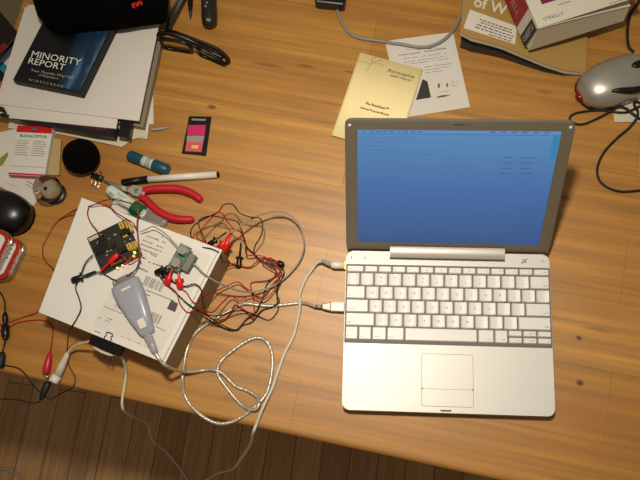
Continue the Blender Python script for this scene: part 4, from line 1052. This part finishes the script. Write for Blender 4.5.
for k in range(6): add_box(bm, (.106 + k * .0035, .0022, zt0), (.106 + k * .0035 + .0025, .0032, zt0 + .0002), 1, M=T)
obj('front_cover', bm, [mat('white_cover', '#d8d3c2', .4, var=.02), M_inkp, mat('plum_print', '#7a2050', .5)], wb, world=True, label='white front cover')
bm = B(); n_ = 10; top = []; bot = []; topb = []; botb = []
for i in range(n_ + 1):
    x = .0012 + (Wb - .004) * i / n_; drop = .0014 + .019 * (i / n_) ** 1.3; y0 = .0005
    for lst, y, z in ((top, y0, zt0 - drop), (bot, y0 - .008, zb0 + .0012), (topb, Hb - .001, zt0 - drop), (botb, Hb - .001, zb0 + .0012)): lst.append(bm.verts.new(T @ Vector((x, y, z))))
for i in range(n_):
    bm.faces.new((top[i], top[i + 1], topb[i + 1], topb[i])); bm.faces.new((bot[i], bot[i + 1], top[i + 1], top[i])); bm.faces.new((topb[i], topb[i + 1], botb[i + 1], botb[i])); bm.faces.new((bot[i + 1], bot[i], botb[i], botb[i + 1]))
bm.faces.new((bot[0], top[0], topb[0], botb[0])); bm.faces.new((top[-1], bot[-1], botb[-1], topb[-1]))
obj('pages', bm, mat('grey_pages', '#c8bfa4', .85, var=.1, scale=400), wb, world=True, label='grey page block')
bm = B(); P = [T @ Vector((.0012 + (Wb - .004) * i / n_, -.0008, zt0 - .0014 - .019 * (i / n_) ** 1.3 - .0012)) for i in range(n_ + 1)]; P2_ = [p + vbk * .03 for p in P]
va = [bm.verts.new(p) for p in P]; vb = [bm.verts.new(p) for p in P2_]; vc = [bm.verts.new(p + Vector((0, 0, .0016))) for p in P]; vd = [bm.verts.new(p + Vector((0, 0, .0016))) for p in P2_]
for i in range(n_):
    bm.faces.new((va[i], va[i + 1], vc[i + 1], vc[i])); bm.faces.new((vc[i], vc[i + 1], vd[i + 1], vd[i])); bm.faces.new((va[i + 1], va[i], vb[i], vb[i + 1]))
obj('first_leaf', bm, M_paper, wb, world=True)
bm = B(); add_box(bm, (0, 0, zb0), (Wb, Hb, zb0 + .0012), 0, M=T); obj('back_cover', bm, mat('white_cover_back', '#cfc9b6', .5), wb, world=True)
# spine, local: y along the spine, z up
bm = B(); add_box(bm, (-.0012, 0, zb0), (0, Hb, zt0), 0, M=T)
add_box(bm, (-.0014, 0.0, zb0), (-.0012, .019, zt0 - .004), 1, M=T)
add_box(bm, (-.0014, .034, zb0), (-.0012, .16, zt0), 2, M=T)
TS = T @ Matrix(((0, 0, -1, -.0016), (1, 0, 0, 0), (0, -1, 0, 0), (0, 0, 0, 1)))   # text x -> along the spine, text y -> down
TS = T @ Matrix(((0, 0, 1, -.0016), (-1, 0, 0, 0), (0, 1, 0, 0), (0, 0, 0, 1)))
add_text(bm, "O'REILLY", -.0095, (zb0 + zt0) / 2 - .002, 0, wd=.036, h=.0085, mi=0, M=T @ Matrix(((0, 0, 1, -.00165), (0, -1, 0, 0), (1, 0, 0, 0), (0, 0, 0, 1))) @ Matrix.Translation(((zb0 + zt0) / 2 - .002 + .0095, -.0095 - (zb0 + zt0) / 2 + .002, 0)))
add_text(bm, 'NUTSHELL', 0, 0, 0, wd=.075, h=.012, mi=3, M=T @ Matrix(((0, 0, 1, -.00165), (-1, 0, 0, .080), (0, 1, 0, (zb0 + zt0) / 2 - .006), (0, 0, 0, 1))))
obj('spine', bm, [mat('white_spine', '#c9c4b2', .5), M_blk, mat('maroon_band', '#901828', .45), mat('pink_letters', '#c08888', .5)], wb, world=True, label='spine with black foot and dark red band')

# ------------------------------------------------------------------ silver mouse and its cable
mc = at(613, 82, .015); m2 = at(660, 66, .015); mang = math.atan2((m2 - mc).y, (m2 - mc).x)
mm_ = thing('silver_mouse', 'silver computer mouse with black side grips beside the books', 'mouse', (mc.x, mc.y, 0), mang)
from mathutils.bvhtree import BVHTree
bm = B(); blob(bm, .0075, 0, .0045, .0585, .0355, .033, p=2.5, skew=.05); shell_tree = BVHTree.FromBMesh(bm); o = obj('shell', bm, mat('silver_shell', '#b0ada4', .33, .6, var=.02), mm_)
bm = B(); blob(bm, .0075, 0, .0, .0595, .0368, .0085, p=2.5, m=6); obj('base', bm, M_blk, mm_, label='black base')
bm = B(); add_lathe(bm, (-.0500, -.010, .005), (-.0500, .006, .006), [(0, .002), (.3, .006), (.7, .006), (1, .002)], 0, 12); obj('red_light_window', bm, mat('dark_red_window', '#7a0c12', .2), mm_, label='dark red translucent window')
mi_ = Tof(mm_).inverted()
def onshell(px, py, sink=0.0):
    o_ = mi_ @ CAM_LOC; d_ = ((mi_ @ at(px, py, 0)) - o_).normalized(); h_, n_, _, _ = shell_tree.ray_cast(o_, d_)
    if h_ is None: h_ = mi_ @ at(px, py, .01); n_ = Vector((0, 0, 1))
    return h_ - n_ * sink
bm = B(); vs, fs, w_, h_ = text_mesh('logitech', .01); V = []
for v in vs:
    fx = v.x / w_ + .5; fy = v.y / h_
    V.append(bm.verts.new(onshell(581.8 + fx * 4.6 + fy * 1.6, 81 + fx * 11 - fy * .8, -.0004)))
for f in fs:
    try: bm.faces.new([V[i] for i in f])
    except ValueError: pass
obj('printed_name', bm, M_ink, mm_)
bm = B(); add_lathe(bm, onshell(631.5, 66.5, .003), onshell(650, 62, .003), [(0, .001), (.15, .005), (.4, .0068), (.8, .006), (1, .001)], 0, 16, flat=.8); obj('scroll_wheel', bm, M_blk, mm_, label='black scroll wheel')
bm = B(); P = [onshell(611.5, 91, .0012), onshell(620, 90.5, .0015), onshell(630, 90.5, .0018), onshell(640, 89, .0018), onshell(652, 84, .0018)]; add_tube(bm, P, lambda t: .0012 + .0042 * math.sin(PI * min(1, t * .8 + .05)), 0, 10, 6); obj('side_grip', bm, M_blk, mm_, label='black side grip')
ms = cable_thing('mouse_cable', 'thin black cable coiling beside and below the silver mouse', 'cable', at(600, 150))
P = wpts([(640, 106, .007), (634, 109, .006), (627, 112.3, .005), (617, 112.3, .005), (608, 110.5, .003), (594, 110.5), (580, 112.3), (572, 115), (570, 120), (576, 124), (584, 124), (592, 121), (603, 115.6, .003), (612, 110, .006), (620, 106.7, .008), (627, 109, .008), (633, 113.8, .0085), (638, 117.5, .006), (643, 121), (648, 116), (645, 108, .003), (638, 102, .006), (634, 104, .008), (637.7, 111, .010), (637, 117.5, .010), (634, 122, .006), (628, 129, .003), (617.5, 138), (605, 151), (598, 165), (598, 177), (605, 186), (620, 191.5), (640, 190.5), (655, 188)], .0016)
bm = B(); add_tube(bm, P, .0018, 0, 7, 5); obj('cord', bm, M_rubk, ms, world=True)
t = cable_thing('black_cable', 'black cable dropping from the top right corner behind the silver mouse', 'cable', at(628, 25))
P = wpts([(645, -12), (638, 3), (631, 13), (628, 25), (627.5, 37), (629, 47), (634, 52)], .0026)
bm = B(); add_tube(bm, P, .0022, 0, 8, 6); obj('cord', bm, M_rubk, t, world=True)
t = thing('white_adapter', 'white plastic card half under the mouse and its cable', 'card', (at(630, 112).x, at(630, 112).y, 0))
quadslab(t, 'card', [(613, 107), (650, 92), (652, 121.5), (614.5, 122)], .0002, .0030, M_paper2, bev=.0005)

# ------------------------------------------------------------------ black mouse, red silver gadget at left
mc = at(5, 212, .012)
m3 = thing('black_mouse', 'glossy black computer mouse at the left edge of the desk', 'mouse', (mc.x, mc.y, 0), math.radians(-14))
bm = B(); blob(bm, -.012, -.001, 0.001, .053, .0335, .034, p=2.3); obj('shell', bm, M_blkg, m3)
bm = B(); blob(bm, -.012, -.001, 0.0, .0538, .0342, .004, p=2.3, m=4); obj('base', bm, M_blk, m3)
M_chrome = mat('chrome_trim', '#a5a29a', .25, 1.0); M_ored = mat('orange_red', '#a82410', .35)
gt = thing('handheld_gadget', 'red and silver rounded gadget with white panels at the left edge', 'gadget', (at(5, 258).x, at(5, 258).y, 0), math.atan2((at(12, 240) - at(-5, 275)).y, (at(12, 240) - at(-5, 275)).x))
Tg = Tof(gt)
gi = Tg.inverted()
def gl(px, py, z): q = gi @ at(px, py, z); return q.x, q.y
def rr_px(c, hw, hh, r): return rrect(c[0] - hw, c[1] - hh, c[0] + hw, c[1] + hh, r)
cA = gl(0.5, 256.5, .020); cB = gl(-10, 250, .034)
for nm, cc_, hw, hh, r, z0, z1, m in (('case', cA, .032, .0235, .014, 0, .014, M_chrome), ('case_band', cA, .0315, .0215, .013, .014, .020, M_ored), ('case_panel', cA, .026, .0155, .009, .020, .0212, M_white),
                                    ('case', cB, .033, .022, .014, .0213, .030, M_chrome), ('case_band', cB, .031, .0195, .012, .030, .0345, M_ored), ('case_panel', cB, .0255, .0145, .008, .0345, .0358, M_white)):
    bm = B(); add_prism(bm, rr_px(cc_, hw, hh, r), z0, z1, 0, bev=.001); obj(nm, bm, m, gt, label={'case': 'silver rounded case', 'case_band': 'red band', 'case_panel': 'white panel'}[nm])
bm = B()
for k in range(4): q = gl(13 - k * 2.0, 245 + k * 4.2, .0212); add_lathe(bm, (q[0], q[1], .0212), (q[0], q[1], .0222), [(0, .0016), (1, .0014)], 0, 8)
obj('small_buttons', bm, M_ink, gt)

# ------------------------------------------------------------------ foam ball, glass globe
M_foam = mat('black_foam', '#060505', 1.0, bump=1, scale=700); M_foam.node_tree.nodes['Principled BSDF'].inputs['Specular IOR Level'].default_value = 0.1
p = at(81, 156.5, .022)
fb = thing('foam_ball', 'round black foam ball beside the lozenge box', 'foam ball', (p.x, p.y, 0))
bm = B(); bmesh.ops.create_icosphere(bm, subdivisions=4, radius=.0262)
for v in bm.verts:
    v.co.z = v.co.z * .88 + .0228; v.co += Vector([random.uniform(-.0003, .0003) for _ in range(3)]); v.co.x *= 1.03
    if v.co.z < 0: v.co.z = 0
obj('foam_cover', bm, M_foam, fb, smooth=True)
p = at(56, 194.5, 0)
gb = thing('glass_globe', 'small clear globe with bright glints on a round black base', 'globe', (p.x, p.y, 0))
bm = B(); add_lathe(bm, (0, 0, 0), (0, 0, .008), [(0, .0155), (.1, .0165), (.8, .0165), (1, .0145)], 0, 32); o = obj('base', bm, M_blk, gb, label='round black base'); sharp_smooth(o)
bm = B(); bmesh.ops.create_uvsphere(bm, u_segments=40, v_segments=24, radius=.0200)
bmesh.ops.translate(bm, verts=bm.verts[:], vec=(-.002, 0, .0285)); obj('clear_dome', bm, M_clear, gb, smooth=True)
bm = B(); bmesh.ops.create_uvsphere(bm, u_segments=24, v_segments=16, radius=.0125)
for v in bm.verts: v.co = Vector((v.co.x, v.co.y, v.co.z * .8 + .0225))
obj('mirror_core', bm, mat('mirror_core', '#d8cfb4', .22, .35, var=.25, scale=260), gb, smooth=True, label='shiny silver core')
bm = B(); add_lathe(bm, (-.002, -.001, .028), (-.003, -.002, .0335), [(0, .003), (.5, .0028), (1, .002)], 0, 20); obj('lens', bm, M_blkg, gb, label='dark lens')

# ------------------------------------------------------------------ papers and lozenges at left
t = thing('envelope', 'white envelope with a green mark under the lozenge box', 'envelope', (at(15, 175).x, at(15, 175).y, 0))
quadslab(t, 'envelope_paper', [(-20, 137), (18, 128), (45, 187), (33.5, 206), (-14, 178)], .0003, .0014, M_paper)
bm = B(); z = .0014
ln((6, 183), (18, 187), .0006, 1, z); ln((27, 181), (42, 190), .0014, 0, z); ln((26, 184), (39, 193), .0010, 0, z)
add_prism(bm, [at(0, 158, z), at(8, 152, z), at(8, 156, z), at(2, 166, z), at(0, 166, z)], z, z + .0001, 2)
obj('print', bm, [mat('faded_red_ink', '#a25a50', .7), M_inkg, mat('olive_green_ink', '#7d8a2a', .7)], t, world=True, label='red lines and a green mark')
t = thing('beige_card', 'narrow beige card strip right of the lozenge box', 'card', (at(53, 155).x, at(53, 155).y, 0))
quadslab(t, 'card', [(48, 138), (61, 139), (59, 175), (46, 175)], .0015, .0055, mat('beige_card', '#b39a68', .7), bev=.0003)
LZT = .0155
lz = thing('lozenge_box', 'small white and red eucalyptus lozenge box at the left', 'box', (at(28, 152, LZT).x, at(28, 152, LZT).y, 0), 0)
a, b_ = at(8, 174.5, LZT), at(44.5, 176.5, LZT); u_ = (b_ - a).normalized(); W_ = (b_ - a).length; c_ = at(46.5, 127, LZT); H_ = (c_ - b_).length
T = P2M(a, u_, 0)
M_lr = mat('lozenge_red', '#c01418', .4)
bm = B(); add_box(bm, (0, 0, .0016), (W_, H_, LZT), 0, bev=.0008, M=T); obj('box_body', bm, M_paper, lz, world=True)
bm = B(); z = LZT
add_box(bm, (.0005, H_ * .86, z), (W_ - .0005, H_ - .0004, z + .0002), 0, M=T); add_box(bm, (.0005, .0006, z), (W_ - .0005, .0032, z + .0002), 0, M=T)
add_prism(bm, [(W_ * .5 + .005 * math.cos(k * PI / 8), H_ * .935 + .0024 * math.sin(k * PI / 8)) for k in range(16)], z + .0002, z + .0004, 1, M=T)
add_text(bm, 'HALLS', W_ * .5, H_ * .935, z + .0005, wd=.0075, mi=3, M=T)
add_text(bm, 'EUCALYPTUS', W_ * .5, H_ * .79, z + .0003, wd=W_ * .74, h=.0042, mi=2, M=T, bold=.035)
random.seed(9)
for cx0 in (.06, .53):
    for k in range(7):
        add_box(bm, (W_ * cx0, H_ * (.68 - k * .047), z), (W_ * cx0 + W_ * random.uniform(.30, .41), H_ * (.68 - k * .047) + .0010, z + .00015), 4, M=T)
add_box(bm, (W_ * .05, H_ * .17, z), (W_ * .95, H_ * .17 + .0008, z + .00015), 4, M=T)
obj('box_print', bm, [M_lr, mat('navy_oval', '#1c2450', .4), mat('eucalyptus_green', '#1f7a4c', .5), M_paper, M_inkg], lz, world=True, label='red bands, blue oval and green lettering')
bm = B(); add_box(bm, (.0, -.0003, .0016), (W_, 0, LZT - .001), 0, M=T); obj('front_flap', bm, M_lr, lz, world=True, label='red end flap')

# ------------------------------------------------------------------ paper stack
st = 'papers stacked at the upper left'
def sheet(name, label, px, z0, z1, m, cat='paper', bev=0):
    bm = B(); add_prism(bm, [at(p[0], p[1], z1) for p in px], z0, z1, 0, bev=bev); o = obj(name, bm, m, world=True); tag(o, label, cat, 'papers stacked at the upper left' if cat == 'paper' else None); return o
sheet('paper_sheet', 'lowest white sheet of the stack, showing right of the grey notebook', [(60, 132), (147, 138.5), (149, 124), (153.5, 124), (153, 95), (166, 20), (60, 10)], .0003, .0016, M_paper)
sheet('manila_folder', 'cream folder low in the stack, its bent corner on the wood', [(8, 128), (60, 134), (104, 143), (122, 147), (133, 139), (146, 136), (140, 60), (20, 60)], .0017, .0032, M_paper2)
nb = sheet('grey_notebook', 'grey brown notebook showing as a strip right of the top sheets', [(30, 106), (143, 127.5), (166, 20), (170, -12), (50, -20)], .0033, .0150, mat('grey_brown_cover', '#857b68', .5), 'notebook', .001)
bt_ = thing('dark_case', 'dark navy and maroon case peeking out under the white sheets', 'case', (at(70, 120).x, at(70, 120).y, .0151))
quadslab(bt_, 'case_body', [(12, 119), (94, 134.5), (114, 137), (117, 127), (100, 60), (25, 60)], .0151, .0245, mat('navy_case', '#181a26', .3))
quadslab(bt_, 'maroon_band', [(13, 116), (100, 130.5), (110, 131), (100, 124), (14, 113)], .0246, .0252, mat('maroon_case', '#4a1018', .4), 'maroon band')
bx_ = sheet('black_case', 'small black case corner in the notch between the white sheets', [(118, 136), (129, 137.5), (132.5, 116), (121, 114)], .0151, .0250, M_blk, 'case', .0008)
sheet('paper_pad', 'lower white sheet, its front edge over the dark case', [(-8, 116), (116, 128.7), (135, 16), (25, 7)], .0253, .0275, M_paper)
sheet('paper_pad', 'topmost large white sheet under the film case', [(-3, 104), (139, 121), (160.5, 17), (162, 2), (28, 5)], .0276, .0300, M_paper)
# film case
VZ = .046
a, b_ = at(12.5, 80, VZ), at(81, 94, VZ); c_ = at(116.5, 25, VZ)
u_ = (b_ - a).normalized(); W_ = (b_ - a).length; H_ = .19
SH = Matrix(((1, .13, 0, 0), (0, 1, 0, 0), (0, 0, 1, 0), (0, 0, 0, 1)))
vd_ = thing('film_case', 'black film case lettered MINORITY REPORT on top of the white sheets', 'film case', (a.x, a.y, .0301), math.atan2(u_.y, u_.x))
def artmat():
    m, nt, p = newmat('case_picture'); N = nt.nodes; L = nt.links
    tc = N.new('ShaderNodeTexCoord'); mp = N.new('ShaderNodeMapping'); mp.inputs['Rotation'].default_value = (0, 0, .6); mp.inputs['Scale'].default_value = (34, 9, 1)
    L.new(tc.outputs['Object'], mp.inputs['Vector']); nz = N.new('ShaderNodeTexNoise'); nz.inputs['Scale'].default_value = 1; nz.inputs['Detail'].default_value = 3; L.new(mp.outputs[0], nz.inputs['Vector'])
    sp = N.new('ShaderNodeSeparateXYZ'); L.new(tc.outputs['Object'], sp.inputs[0])
    mr = N.new('ShaderNodeMapRange'); mr.inputs['From Min'].default_value = W_ * .45; mr.inputs['From Max'].default_value = W_ * .85; L.new(sp.outputs['X'], mr.inputs['Value'])
    mu = N.new('ShaderNodeMath'); mu.operation = 'MULTIPLY'; L.new(mr.outputs[0], mu.inputs[0]); L.new(nz.outputs['Fac'], mu.inputs[1])
    cr = N.new('ShaderNodeValToRGB'); L.new(mu.outputs[0], cr.inputs[0]); e = cr.color_ramp.elements
    e[0].position = .2; e[0].color = lin('#07080a'); e[1].position = .75; e[1].color = lin('#7fb0d8'); k = e.new(.45); k.color = lin('#16344e')
    L.new(cr.outputs[0], p.inputs['Base Color']); p.inputs['Roughness'].default_value = .3; return m
bm = B(); add_box(bm, (0, 0, 0), (W_, H_, VZ - .0301), 0, bev=.0012); bm.transform(SH); obj('case_shell', bm, mat('case_black', '#050505', .6), vd_)
bm = B(); zz = VZ - .0301
add_box(bm, (.003, .004, zz), (W_ - .004, H_ - .004, zz + .0003), 0); bm.transform(SH)
vi = Tof(vd_).inverted()
def vl(px, py): q = vi @ at(px, py, VZ); return q.x, q.y
def vtext(s, p, q, mi, bold=0, hh=None):
    x0, y0 = vl(*p); x1, y1 = vl(*q)
    add_text(bm, s, (x0 + x1) / 2, (y0 + y1) / 2, zz + .0004, wd=math.hypot(x1 - x0, y1 - y0), h=hh, mi=mi, bold=bold, rot=math.atan2(y1 - y0, x1 - x0))
vtext('MINORITY', (32, 53.8), (81, 62.5), 1, .0, .0105); vtext('REPORT', (29, 60.5), (65, 67.5), 1, .0, .0100)
vtext('Two Thumbs Way Up!', (31, 70.5), (73, 78), 2, .0, .0052); vtext('W I D E S C R E E N', (28.5, 79.5), (63, 86.5), 2, .0, .0034)
vtext('A Masterpiece', (39, 75.3), (58, 78.8), 2)
obj('case_cover', bm, [artmat(), mat('white_letters', '#dcdcd6', .5), mat('grey_letters', '#a8a49a', .5)], vd_, label='picture sleeve with pale lettering')
# black cap over everything
bh = thing('black_knit_cap', 'crumpled black knit cap with red stitching over the film case', 'cap', (at(100, 8, .05).x, at(100, 8, .05).y, VZ))
outl = [(33, -8), (35.6, 9), (39, 17), (46, 24), (54, 28), (64, 31), (76, 28.5), (90, 27), (104, 26), (120, 25), (138, 22), (152, 20), (163, 17.5), (166, 4), (165, -14), (150, -40), (95, -55), (45, -42)]
bm = B(); zc0 = VZ + .0006
cpt = at(100, -8, .09); rings = []
O = catmull([at(p[0], p[1], .060) for p in outl] + [at(outl[0][0], outl[0][1], .060)], 4)[:-1]
random.seed(4)
for t_, zf in ((1.0, .0), (1.01, .014), (.97, .026), (.88, .036), (.72, .044), (.5, .049), (.25, .052)):
    ring = []
    for i, p in enumerate(O):
        wv_ = .003 * math.sin(i * .9 + t_ * 7) + .003 * math.sin(i * .37 + 2)
        q = cpt.lerp(p, t_); ring.append(bm.verts.new((q.x, q.y, zc0 + max(0, zf + (wv_ if zf > .01 else 0)))))
    rings.append(ring)
n_ = len(O)
for a_, b2 in zip(rings, rings[1:]):
    for k in range(n_): bm.faces.new((a_[k], a_[(k + 1) % n_], b2[(k + 1) % n_], b2[k])).smooth = True
bm.faces.new(rings[0][::-1]); bm.faces.new(rings[-1])
obj('knit_body', bm, M_blkf, bh, world=True)
bm = B()
for k in range(5):
    q = [at(133 + k * 2.0 + random.uniform(-1, 1), 6 - k * .8 + random.uniform(-3, 3), .099) for _ in range(4)]
    add_tube(bm, q, .0011, 0, 6, 4)
obj('stitching', bm, M_redp, bh, world=True, label='bright red stitching')

# far left covers
lb = thing('dark_red_book', 'dark maroon book at the upper left corner', 'book', (at(5, 35).x, at(5, 35).y, 0))
quadslab(lb, 'book_body', [(19, 34), (-20, -13), (-60, 30), (-25, 82)], .0128, .0260, mat('maroon_black', '#1a0709', .4), bev=.001)
quadslab(lb, 'purple_edge', [(17.5, 40), (18, 43.5), (-2, 66), (-2, 62)], .0262, .0266, mat('purple_edge', '#3a3470', .5), 'purple stripe')
quadslab(lb, 'red_picture', [(-2, 47), (5, 42), (8, 47), (-2, 56)], .0262, .0266, mat('red_picture', '#6e1810', .5), 'dim red picture')
lc = thing('picture_magazine', 'glossy cover with white and teal blocks below the maroon book', 'magazine', (at(5, 70).x, at(5, 70).y, 0))
quadslab(lc, 'cover', [(16, 40), (14.5, 66), (-2, 96), (-40, 60)], .0002, .0125, mat('magazine_black', '#14100e', .4))
quadslab(lc, 'white_block', [(12.5, 50), (14.5, 53), (8, 67.5), (2, 61.5)], .0126, .0128, M_lbl, 'white block')
quadslab(lc, 'teal_block', [(1.5, 62), (7.5, 68), (5, 74), (-1, 68.5)], .0126, .0128, mat('teal_print', '#1f86a0', .4), 'teal block')
quadslab(lc, 'orange_block', [(2, 81), (1, 87), (-2, 92), (-2, 82)], .0126, .0128, mat('orange_print', '#a85a20', .4), 'orange block')

# ------------------------------------------------------------------ eyeglasses
ga, gb_ = at(164, 48, .0), at(229.5, 67, .0); gu = (gb_ - ga).normalized(); GL = (gb_ - ga).length
eg = thing('eyeglasses', 'folded black framed eyeglasses standing right of the paper stack', 'eyeglasses', (ga.x, ga.y, 0), math.atan2(gu.y, gu.x))
GL = .108
def rim(x0, x1, h0, h1, hb):
    pts = []
    for k in range(20):
        a = 2 * PI * k / 20; ex = math.copysign(abs(math.cos(a)) ** .6, math.cos(a)); ez = math.copysign(abs(math.sin(a)) ** .6, math.sin(a))
        x = (x0 + x1) / 2 + ex * (x1 - x0) / 2; f = (x - x0) / (x1 - x0); top = h0 + (h1 - h0) * f
        z = hb + (ez + 1) / 2 * (top - hb); pts.append(Vector((x, .006 * math.sin(PI * x / .108) - .002, z)))
    return pts
for x0, x1, h0, h1 in ((.002, .048, .034, .031), (.060, .102, .030, .012)):
    R_ = rim(x0, x1, h0, h1, .0024); bm = B(); add_tube(bm, R_ + [R_[0]], .0026, 0, 8, 3); fr = obj('frame_rim', bm, M_blkg, eg)
    bm = B(); f_ = [bm.verts.new(p) for p in R_]; bm.faces.new(f_)
    r_ = bmesh.ops.extrude_face_region(bm, geom=bm.faces[:]); bmesh.ops.translate(bm, verts=[v for v in r_['geom'] if isinstance(v, bmesh.types.BMVert)], vec=(0, .001, 0))
    obj('lens', bm, M_clear, fr)
bm = B(); add_tube(bm, [Vector((.047, .002, .027)), Vector((.054, .004, .030)), Vector((.061, .002, .026))], .0013, 0, 8, 5); obj('bridge', bm, M_blkg, eg)
bm = B(); add_tube(bm, [Vector((-.001, .000, .028)), Vector((-.002, .008, .030)), Vector((.02, .0125, .030)), Vector((.05, .013, .022)), Vector((.075, .011, .009)), Vector((.095, .010, .003))], lambda t: .0036 - .0010 * t, 0, 8, 6); obj('temple', bm, M_blkg, eg)
bm = B(); add_tube(bm, [Vector((.104, .001, .0075)), Vector((.105, .008, .0075)), Vector((.085, .017, .012)), Vector((.05, .019, .018)), Vector((.02, .020, .022)), Vector((.0, .021, .020))], lambda t: .0032 - .0006 * t, 0, 8, 6); obj('temple', bm, M_blkg, eg)

# ------------------------------------------------------------------ things at the top edge
ph = thing('black_handset', 'dark rounded cylinder shaped device at the top edge', 'device', (at(209, 10).x, at(209, 10).y, 0))
a, b_ = at(208, -25, .0115), at(209.5, 27, .0115)
bm = B(); add_lathe(bm, a, b_, [(0, .008), (.03, .0118), (.8, .0122), (.93, .0112), (.98, .008), (1, .004)], 0, 28, flat=.9); obj('body', bm, mat('charcoal_plastic', '#25241f', .3), ph, world=True)
bm = B()
for q in ((207, 2.5), (205.5, 6)): p = at(*q, .0225); add_lathe(bm, p - Vector((0, 0, .002)), p + Vector((0, 0, .0004)), [(0, .002), (1, .0016)], 0, 10)
p = at(207.5, 19.5, .0215); add_lathe(bm, p - Vector((0, 0, .002)), p + Vector((0, 0, .0003)), [(0, .0026), (1, .002)], 0, 12)
obj('button', bm, M_inkg, ph, world=True)
sv = thing('silver_penknife', 'silver and black folding knife between the cap and the dark device', 'knife', (at(172, 18).x, at(172, 18).y, 0))
a, b_ = at(164.5, 30, .010), at(184, -8, .010); u_ = (b_ - a).normalized(); L_ = (b_ - a).length; T = P2M(a, u_, 0)
bm = B(); add_prism(bm, rrect(0, -.0062, L_, .0030, .003), .001, .010, 0, bev=.001, M=T); obj('handle', bm, mat('dark_handle', '#2a2620', .35), sv, world=True)
bm = B(); add_prism(bm, [(.012, -.0045), (L_, -.006), (L_, .0005), (.02, -.001)], .0102, .0114, 0, M=T); obj('blade', bm, M_metal, sv, world=True)
bm = B(); add_prism(bm, [(.026, .0050), (L_ + .004, .0040), (L_ + .004, .0082), (.036, .0080)], .002, .006, 0, M=T); obj('file_blade', bm, M_metal, sv, world=True)
bp_ = thing('black_pen', 'short black pointed pen left of the dark device', 'pen', (at(189, 8).x, at(189, 8).y, 0))
bm = B(); add_lathe(bm, at(190, -14, .0045), at(190.5, 18.5, .0035), [(0, .0042), (.5, .0042), (.75, .0030), (1, .0006)], 0, 12); obj('barrel', bm, M_blk, bp_, world=True)
# cable end at bottom left on the floor
t = cable_thing('floor_cable', 'pale cable on the wooden floor at the lower left corner', 'cable', at(8, 472, -.74))
bm = B(); add_tube(bm, wpts([(-25, 468), (0, 468.5), (10, 470.5), (18, 476), (24, 486), (28, 500)], -.7365), .003, 0, 8, 6); obj('cord', bm, M_gwire, t, world=True)

# small black plug at the left edge of the papers
kp = thing('black_plug', 'small black plug at the left edge in front of the white sheets', 'plug', (at(4, 113, .002).x, at(4, 113, .002).y, .0015))
bm = B(); add_lathe(bm, at(-4, 108, .028), at(4, 110, .028), [(0, .004), (.8, .004), (1, .003)], 0, 12); obj('plug_body', bm, M_blk, kp, world=True)
bm = B(); add_lathe(bm, at(1, 115, .028), at(9, 116.5, .028), [(0, .0032), (.8, .0032), (1, .002)], 0, 12); obj('plug_body', bm, M_blk, kp, world=True)
bm = B(); add_tube(bm, [at(3, 110, .028), at(5, 113, .029), at(4, 116, .028)], .0025, 0, 8, 5); obj('link', bm, M_blk, kp, world=True)
